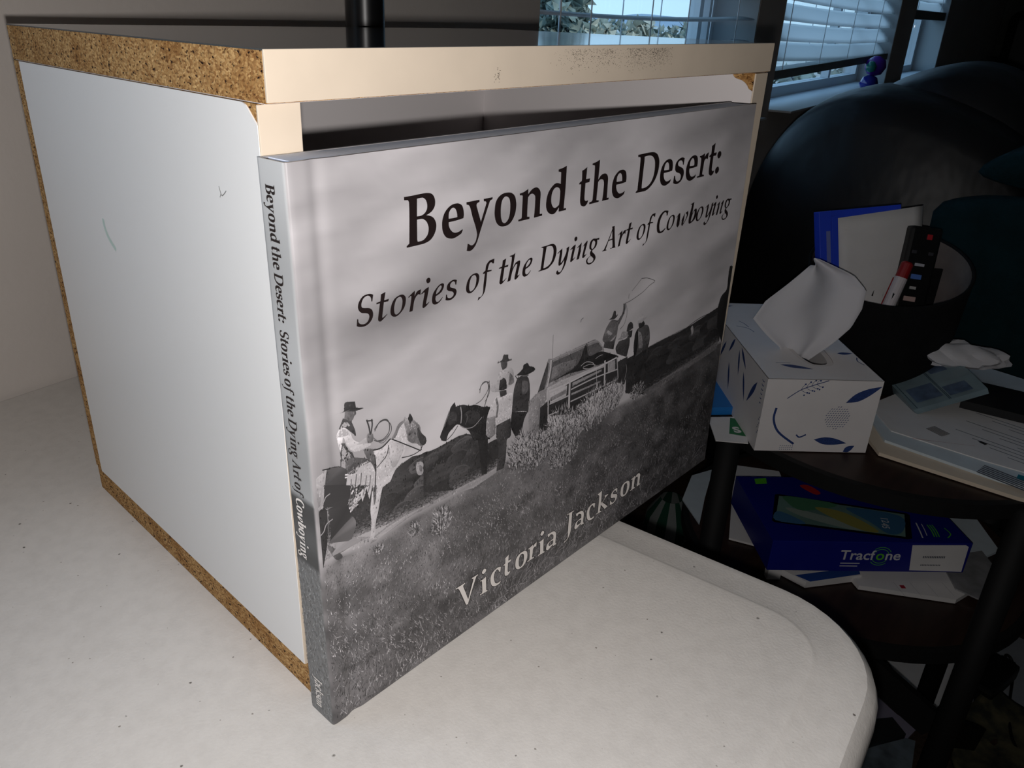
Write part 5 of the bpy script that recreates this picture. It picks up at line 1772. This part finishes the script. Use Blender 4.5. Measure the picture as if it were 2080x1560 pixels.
m = MB()
m.rings(bin_rings([(0.002, 0.0), (0.082, 0.0), (0.088, 0.04), (0.0955, 0.96), (0.0965, 1.0), (0.0945, 1.012), (0.0925, 1.0)]), True, False)
m.build('shell', M_BIN, root, smooth=True, fix=False)
m = MB()
m.rings(bin_rings([(0.0922, 0.995), (0.086, 0.06), (0.002, 0.055)]), False, True)
m.build('lining', M_BINI, root, smooth=True, fix=False)
m = MB()
dv = Vector((0.62, -0.78, 0))
m.bar(Vector((0.006, 0.016, 0.075)) - dv * 0.086, Vector((0.006, 0.016, 0.075)) + dv * 0.082, 0.003, 0.130)
m.build('divider', M_BIN, root)
m = MB()
for k in range(8):
    t = math.radians(160 + k * 6)
    m.add([(0.0965 * math.cos(t), .0965 * math.sin(t), .138), (0.0965 * math.cos(t), .0965 * math.sin(t), .130), (0.112 * math.cos(t), .112 * math.sin(t), .120 + .003 * k)], [(0, 1, 2)])
m.build('loop_handle', M_BIN, root, fix=False)

# blue folder with paper envelope, standing in the rear compartment
FE = Vector((0.735, -0.655, 0.10)).normalized()
FU = Vector((0.26, 0.14, 0.95)).normalized()
FB = FU.cross(FE).normalized()
FU = FE.cross(FB).normalized()
fb = Vector((0.836, 0.102, TZ + 0.035))
root = empty('blue_folder', fb, frame(FE, FB, FU))
tag(root, 'bright blue folder standing in the black bin', 'folder')
M_BLUE = mat('royal_blue_card', rgb(40, 72, 214), 0.5, spec=0.4)
MB().box(0.0, 0.112, 0.012, 0.014, 0, 0.185, 0.0004).build('back_cover', M_BLUE, root)
MB().box(0.0, 0.016, 0.0, 0.014, 0, 0.185, 0.0008).build('spine', M_BLUE, root)
MB().box(0.016, 0.024, 0.0, 0.002, 0, 0.178, 0.0004).build('front_flap', M_BLUE, root)
MB().box(0.0085, 0.0135, -0.0006, 0.0, 0.120, 0.160).build('label_strip', mat('clear_label', rgb(120, 130, 190), 0.2), root)
e = MB()
vsE = []
for j in range(9):
    for i in range(9):
        s, t = i / 8, j / 8
        x = 0.024 + s * (0.094 + 0.016 * t)
        vsE.append((x, 0.001 - 0.004 * math.sin(s * 3.1) - 0.002 * math.sin(7 * t + 3 * s), 0.03 + t * (0.145 + 0.006 * s)))
e.add(vsE, [(j * 9 + i, j * 9 + i + 1, j * 9 + i + 10, j * 9 + i + 9) for j in range(8) for i in range(8)])
ro = empty('paper_envelope', fb, frame(FE, FB, FU))
tag(ro, 'creased off-white paper envelope tucked in front of the blue folder', 'envelope')
eo = e.build('envelope_body', M_PAPER, ro, smooth=True, fix=False)
q_ = eo.modifiers.new('paper', 'SOLIDIFY')
q_.thickness = 0.0012
fo_ = MB().add([(0.03, -0.0012, 0.160), (0.07, -0.0050, 0.165), (0.066, -0.0048, 0.150), (0.06, -0.004, 0.156)], [(0, 1, 2, 3)]).build('flap_fold', M_PAPER, ro, fix=False)

# remote control leaning in the bin
RU = Vector((0.27, 0.10, 0.95)).normalized()
RE = Vector((0.70, -0.71, 0)).normalized()
RB = RU.cross(RE).normalized()
RE = RB.cross(RU).normalized() * 1.0
rb = Vector((0.893, 0.030, TZ + 0.035))
root = empty('remote_control', rb, frame(RE, RU.cross(RE).normalized(), RU))
tag(root, 'black remote control with coloured buttons leaning in the bin', 'remote')
MB().box(-0.020, 0.020, 0.0, 0.016, 0, 0.172, 0.004).build('case', mat('remote_black', rgb(18, 18, 20), 0.4), root)
for x, z, w, h, c in ((0.004, 0.160, 0.0032, 0.0032, (190, 40, 50)), (-0.001, 0.125, 0.006, 0.0018, (190, 190, 200)), (-0.002, 0.110, 0.0065, 0.003, (90, 130, 210)), (-0.003, 0.096, 0.004, 0.0018, (190, 190, 190)),
                      (-0.004, 0.082, 0.0075, 0.003, (200, 170, 165)), (0.010, 0.140, 0.003, 0.002, (60, 60, 66)), (-0.011, 0.140, 0.003, 0.002, (60, 60, 66))):
    MB().box(x - w, x + w, -0.0012, 0.001, z - h, z + h, 0.0004).build('button', mat('button_%d_%d_%d' % c, rgb(*c), 0.4), root)

# lip balm tube
root = empty('lip_balm', (0.868, 0.052, TZ + 0.105))
d = Vector((0.40, -0.06, 0.91)).normalized()
root.rotation_euler = d.to_track_quat('Z', 'Y').to_euler()
tag(root, 'white lip balm tube with red cap leaning in the bin', 'tube')
MB().lathe([(0.0005, 0), (0.0075, 0), (0.0075, 0.044), (0.0005, 0.044)], 16).build('tube', mat('white_plastic_tube', rgb(214, 206, 210), 0.4), root)
MB().lathe([(0.0005, 0.044), (0.0072, 0.044), (0.0070, 0.062), (0.005, 0.064), (0.0005, 0.064)], 16).build('cap', mat('red_plastic', rgb(150, 26, 30), 0.4), root)
MB().box(0.0045, 0.0078, -0.004, 0.004, 0.002, 0.042, 0.0008).build('red_stripe', MATS['red_plastic'], root)

# ------------------------------------------------------------------ shelf: papers and the phone box
SZT = SZ + 0.0012
G_SH = 'papers on the lower shelf'
sheet('paper_sheet', 'white paper sheet under the left end of the blue phone box', 'paper', [(0.700, 0.122), (0.716, 0.080), (0.790, 0.060), (0.905, 0.150), (0.872, 0.205)], SZT, 0.003, M_PAPER, G_SH)
sheet('paper_sheet', 'folded white sheet sticking out behind the left table leg', 'paper', [(0.700, 0.165), (0.762, 0.192), (0.838, 0.222), (0.800, 0.235), (0.735, 0.212)], SZT, 0.002, M_PAPERB, G_SH)
bk = sheet('magazine', 'blue and white magazine under the front of the phone box', 'magazine', [(0.682, 0.062), (0.680, 0.012), (0.742, -0.030), (0.775, -0.010), (0.720, 0.060)], SZT, 0.009, M_PAPER)
print_on(bk, mat('navy_print', rgb(40, 76, 150), 0.5), [([(-0.038, 0.008), (-0.036, -0.010), (0.022, -0.047), (0.034, -0.040)], [(0, 1, 2, 3)])], 'blue_band')
rc = sheet('receipt', 'printed white leaflet with red mark in front of the phone box', 'leaflet', [(0.724, -0.034), (0.752, 0.002), (0.845, -0.098), (0.825, -0.135), (0.782, -0.124)], SZT, 0.006, M_PAPER)
print_on(rc, M_TXT, [([(-0.026 + .014 * k, 0.016 - .014 * k), (-0.0235 + .014 * k, 0.0185 - .014 * k), (-0.040 + .014 * k, 0.0 - .014 * k), (-0.0425 + .014 * k, -0.0025 - .014 * k)], [(0, 1, 2, 3)]) for k in range(5)], 'text_lines')
print_on(rc, M_REDP, [([(-0.030, 0.006), (-0.026, 0.010), (-0.022, 0.006), (-0.026, 0.002)], [(0, 1, 2, 3)])], 'red_mark')
sheet('plastic_sleeve', 'clear grey plastic sleeve beside the right table leg', 'sleeve', [(0.800, -0.118), (0.850, -0.085), (0.905, -0.120), (0.850, -0.165), (0.800, -0.150)], SZT + 0.0062, 0.002, mat('grey_film', rgb(150, 150, 152), 0.2, spec=0.7, vary=0.3, scale=50))
sheet('paper_sheet', 'grey-white paper at the right end of the phone box', 'paper', [(0.880, -0.118), (0.905, -0.060), (0.985, -0.060), (1.000, -0.085), (0.93, -0.135)], SZT, 0.004, M_PAPERB, G_SH)

PA = Vector((0.656, 0.0517, SZT + 0.0165))
PE1 = Vector((0.709, -0.7052, 0)).normalized()
PE2 = Vector((0.7052, 0.709, 0)).normalized()
PW, PD, PH = 239.0, 140.0, 43.0
root = empty('phone_box', PA, frame(PE1, PE2, Vector((0, 0, 1))))
tag(root, 'dark blue phone carton with phone picture on the lower shelf', 'box')
M_NAVY = mat('navy_carton', rgb(22, 30, 132), 0.4, spec=0.4, vary=0.1, scale=20)
cart = MB().box(0, PW / 1000, 0, PD / 1000, 0, PH / 1000, 0.0008).build('carton', M_NAVY, root)
MB().box(0.004, 0.02, 0.003, 0.012, -0.0163, 0.0).build('paper_wad', M_PAPER, root)
MB().box(0.19, 0.225, 0.06, 0.12, -0.0163, 0.0).build('paper_wad', M_PAPER, root)
FR = Decal((0, 0, 0), (1, 0, 0), (0, 0, 1), 0.0001)
FR.n = Vector((0, -1, 0))
TP = Decal((0, 0, PH / 1000), (1, 0, 0), (0, 1, 0), 0.0001)


def dec(base):
    d_ = Decal(base.o, base.ex, base.ey, base.lift)
    d_.n = base.n
    return d_


white = mat('white_carton_print', rgb(214, 214, 220), 0.4)
green = mat('lime_print', rgb(96, 196, 40), 0.4)
f = dec(FR)
for part, x0 in (('Tracf', 84.0), ('ne', 0)):
    if part == 'Tracf':
        vs_, fs_ = text_mesh(part, 19.5, 0.28)
        wd_ = max(q_[0] for q_ in vs_)
        f.put([(84 + x, 17.5 + y) for x, y in vs_], fs_)
        x1 = 84 + wd_ + 0.6
    else:
        vs_, fs_ = text_mesh(part, 19.5, 0.28)
        f.put([(x1 + 11.2 + x, 17.5 + y) for x, y in vs_], fs_)
for k in range(2):
    f.quad(86.6, 110 - k * 2, 11.2 - k * 4, 12.6 - k * 4)
f.build('logo_lettering', white, cart, fix=False)
f = dec(FR)
vs_, fs_ = text_mesh('o', 19.5, 0.28)
f.put([(x1 + x, 17.5 + y) for x, y in vs_], fs_)
ox = x1 + 5.6
for r_, a0, a1 in ((10, 20, 150), (13, 30, 130), (10, 200, 330), (13, 220, 310)):
    f.line([(ox + r_ * math.cos(math.radians(a)), 22.7 + r_ * math.sin(math.radians(a))) for a in np.linspace(a0, a1, 8)], 0.7)
f.build('logo_mark', green, cart, fix=False)
f = dec(FR)
f.poly([(167, 39.5, 1), (231, 40.5, 1), (235, 38, 1), (236.5, 1.2, 1), (172.5, 2.6, 1)])
f.build('paper_label', M_PAPER, cart, fix=False)
f = dec(FR)
f.lift = 0.0002
for k in range(13):
    f.quad(184 + k * 2.1, 185.4 + k * 2.1, 21.0, 24.0)
    f.quad(184 + k * 1.9, 185.2 + k * 1.9, 9.6, 11.6)
f.build('label_print', M_TXT, cart, fix=False)
f = dec(TP)
f.poly([(13, 40, 1), (15, 37, 1), (164, 6.5, 1), (170, 8, 1), (192, 56, 1), (190, 60, 1), (42, 98.5, 1), (37, 97, 1)])
f.build('phone_bezel', mat('black_print_gloss', rgb(16, 16, 22), 0.25), cart, fix=False)
scr = [(17.5, 41.2), (163.5, 11.0), (185.8, 57), (41.5, 94.5)]
f = dec(TP)
f.lift = 0.0002
f.poly([(*q_, 1) for q_ in scr])
f.build('phone_screen', mat('teal_green_print', rgb(116, 150, 144), 0.3, vary=0.25, scale=20), cart, fix=False)
for nm, c, pts in (('blue', (72, 116, 156), [(17.5, 41.2), (52, 34), (40, 52), (26, 60)]), ('green', (80, 132, 100), [(52, 94), (110, 76), (60, 62), (46, 82)]),
                   ('pale', (150, 166, 158), [(40, 68), (70, 58), (120, 28), (104, 24), (56, 48)]), ('yellow', (156, 152, 84), [(78, 70), (112, 58), (136, 22), (118, 22), (92, 46)]),
                   ('blue', (66, 112, 150), [(118, 70), (178, 54), (166, 22), (146, 16), (134, 40)])):
    f = dec(TP)
    f.lift = 0.00028 + (0.00004 if nm == 'yellow' else 0)
    f.poly(pts)
    f.build('screen_picture', mat('screen_' + nm + str(c[0]), rgb(*c), 0.3), cart, fix=False)
f = dec(TP)
f.lift = 0.0004
for body_, ox_, oy_ in (('12', 152, 51), ('45', 147, 39)):
    vs_, fs_ = text_mesh(body_, 12, 0.1)
    ca, sa = math.cos(math.radians(-104)), math.sin(math.radians(-104))
    f.put([(ox_ + x * ca - y * sa, oy_ + x * sa + y * ca) for x, y in vs_], fs_)
f.build('screen_clock', white, cart, fix=False)
f = dec(TP)
f.poly([(78, 119), (90, 120), (99, 104), (92, 98), (84, 106)])
f.build('red_badge', mat('red_badge_print', rgb(190, 40, 40), 0.4), cart, fix=False)
f = dec(TP)
f.poly([(22.8, 134, 1), (39.2, 136.2, 1), (35.8, 122.7, 1), (20.3, 121.3, 1)])
f.build('green_sticker', green, cart, fix=False)
f = dec(TP)
for k in range(3):
    f.line([(203 + 3 * k, 36), (202 + 3 * k, 24), (199 + 3 * k, 12)], 1.3)
f.line([(221, 30), (222, 18), (214, 10)], 1.2)
f.build('side_logo', green, cart, fix=False)
f = dec(TP)
f.line([(191.3, 39.8), (187.5, 24), (183.4, 9.3)], 1.6)
f.line([(197, 38), (194.5, 26), (191, 14)], 1.0)
f.build('side_print', white, cart, fix=False)

# ------------------------------------------------------------------ floor clutter under the side table
FZ = FLOOR + 0.0005
G_FL = 'papers on the floor'
sheet('paper_sheet', 'white sheet on the floor between the table leg and the brace', 'paper', [(1.135, -0.005), (1.235, -0.085), (1.150, -0.135), (1.060, -0.120), (1.065, -0.075)], FZ, 0.002, M_PAPER, G_FL)
sheet('cardboard_strip', 'narrow white cardboard strip on the floor near the table corner', 'cardboard', [(1.055, -0.022), (1.028, -0.089), (1.004, -0.082), (1.028, -0.018)], FZ, 0.012, M_PAPER)
sheet('paper_sheet', 'greyish purple sheet on the floor near the table corner', 'paper', [(1.020, -0.030), (1.000, -0.080), (1.000, -0.112), (0.955, -0.106), (0.900, -0.048), (0.975, -0.015)], FZ, 0.003, mat('mauve_paper', rgb(150, 144, 164), 0.8), G_FL)
sheet('flat_case', 'flat dark case on the floor below the table corner', 'case', [(0.942, -0.052), (0.975, -0.078), (0.957, -0.104), (0.875, -0.062), (0.905, -0.035)], FZ + 0.0035, 0.012, mat('dark_grey_plastic', rgb(40, 44, 46), 0.5))
sheet('plastic_bag', 'clear grey plastic bag at the very bottom of the photograph', 'bag', [(0.872, -0.058), (0.955, -0.106), (0.960, -0.118), (0.860, -0.140), (0.800, -0.085)], FZ, 0.010, mat('blueish_film', rgb(120, 132, 142), 0.2, spec=0.7, vary=0.5, scale=40))
sheet('paper_sheet', 'large grey paper under the black charger on the floor', 'paper', [(1.245, -0.122), (1.345, -0.165), (1.345, -0.290), (1.180, -0.290), (1.126, -0.220), (1.085, -0.137)], FZ, 0.002, mat('grey_paper', rgb(150, 154, 160), 0.8, vary=0.2, scale=20), G_FL)
root = empty('charger', (1.180, -0.168, FZ + 0.002), (0, 0, math.radians(-10)))
tag(root, 'black power adapter with a cord on the floor', 'charger')
M_ADP = mat('adapter_black', rgb(14, 14, 15), 0.5)
MB().box(-0.056, 0.050, -0.022, 0.022, 0, 0.030, 0.006).build('adapter_body', M_ADP, root)
MB().box(0.048, 0.060, -0.012, 0.012, 0.006, 0.024, 0.003).build('plug', M_ADP, root)
MB().tube([(-0.054, 0, 0.012), (-0.075, -0.010, 0.004), (-0.09, -0.03, 0.003)], 0.003, 8).build('strain_relief', M_ADP, root)
inv = Matrix.Rotation(math.radians(10), 4, 'Z') @ Matrix.Translation(-Vector((1.180, -0.168, FZ + 0.002)))
pts = [inv @ Vector((x, y, FZ + z)) for x, y, z in ((1.228, -0.176, .016), (1.252, -0.172, .02), (1.256, -0.182, .012), (1.225, -0.192, .006), (1.186, -0.198, .005), (1.136, -0.206, .005), (1.078, -0.224, .004), (1.049, -0.250, .004), (1.02, -0.285, .004))]
sp_ = [Vector(q_) for q_ in pts]
cv = []
for i in range(len(sp_) - 1):
    for k in range(4):
        t = k / 4
        p0, p1, p2, p3 = sp_[max(i - 1, 0)], sp_[i], sp_[i + 1], sp_[min(i + 2, len(sp_) - 1)]
        cv.append(0.5 * ((2 * p1) + (p2 - p0) * t + (2 * p0 - 5 * p1 + 4 * p2 - p3) * t * t + (3 * p1 - p0 - 3 * p2 + p3) * t ** 3))
MB().tube(cv + [sp_[-1]], 0.0024, 8).build('cord', M_ADP, root, smooth=True)
# patterned cloth: rumpled sheet
cl = MB()
gx, gy = 20, 16
for j in range(gy + 1):
    for i in range(gx + 1):
        s, t = i / gx, j / gy
        x = 0.900 + 0.22 * s + 0.12 * t * (1 - 0.6 * s)
        y = -0.160 - 0.035 * s - 0.16 * (1 - t) * (0.3 + s * .7) + 0.02 * t
        z = FZ + 0.010 + 0.006 * math.sin(6 * s + 3 * t) + 0.005 * math.sin(11 * t - 4 * s)
        cl.v.append((x - 1.02, y + 0.22, z - FZ))
cl.f = [(j * (gx + 1) + i, j * (gx + 1) + i + 1, (j + 1) * (gx + 1) + i + 1, (j + 1) * (gx + 1) + i) for j in range(gy) for i in range(gx)]
co = cl.build('patterned_cloth', mat('olive_patterned_cloth', rgb(92, 86, 62), 0.95, scale=38, color2=rgb(34, 36, 30)), smooth=True, fix=False)
co.location = (1.02, -0.22, FZ)
q_ = co.modifiers.new('cloth', 'SOLIDIFY')
q_.thickness = 0.010
q_.offset = -1
tag(co, 'rumpled olive and brown patterned cloth on the floor', 'cloth')
sheet('small_card', 'small bright teal card on the floor between the table braces', 'card', [(0.962, -0.142), (1.004, -0.140), (1.000, -0.158), (0.975, -0.160)], FZ, 0.003, mat('teal_card', rgb(30, 120, 150), 0.6))
root = empty('striped_bag', wp(1.11, 0.10, FZ))
tag(root, 'green and white striped bag on the floor behind the table', 'bag')
m1, m2 = MB(), MB()
for k in range(7):
    a0, a1 = k * 2 * math.pi / 7, (k + .5) * 2 * math.pi / 7
    for mm, b0, b1 in ((m1, a0, a1), (m2, a1, a0 + 2 * math.pi / 7)):
        n0 = []
        for z, r_ in ((0, .040), (.02, .050), (.06, .046), (.10, .022)):
            n0 += [(r_ * math.cos(b), r_ * math.sin(b), z) for b in (b0, (b0 + b1) / 2, b1)]
        mm.add(n0, [(3 * q_ + i, 3 * q_ + i + 1, 3 * q_ + i + 4, 3 * q_ + i + 3) for q_ in range(3) for i in range(2)])
m1.build('white_stripes', mat('dull_white_fabric', rgb(150, 156, 154), 0.9), root, smooth=True, fix=False)
m2.build('green_stripes', mat('green_stripe', rgb(24, 80, 60), 0.9), root, smooth=True, fix=False)
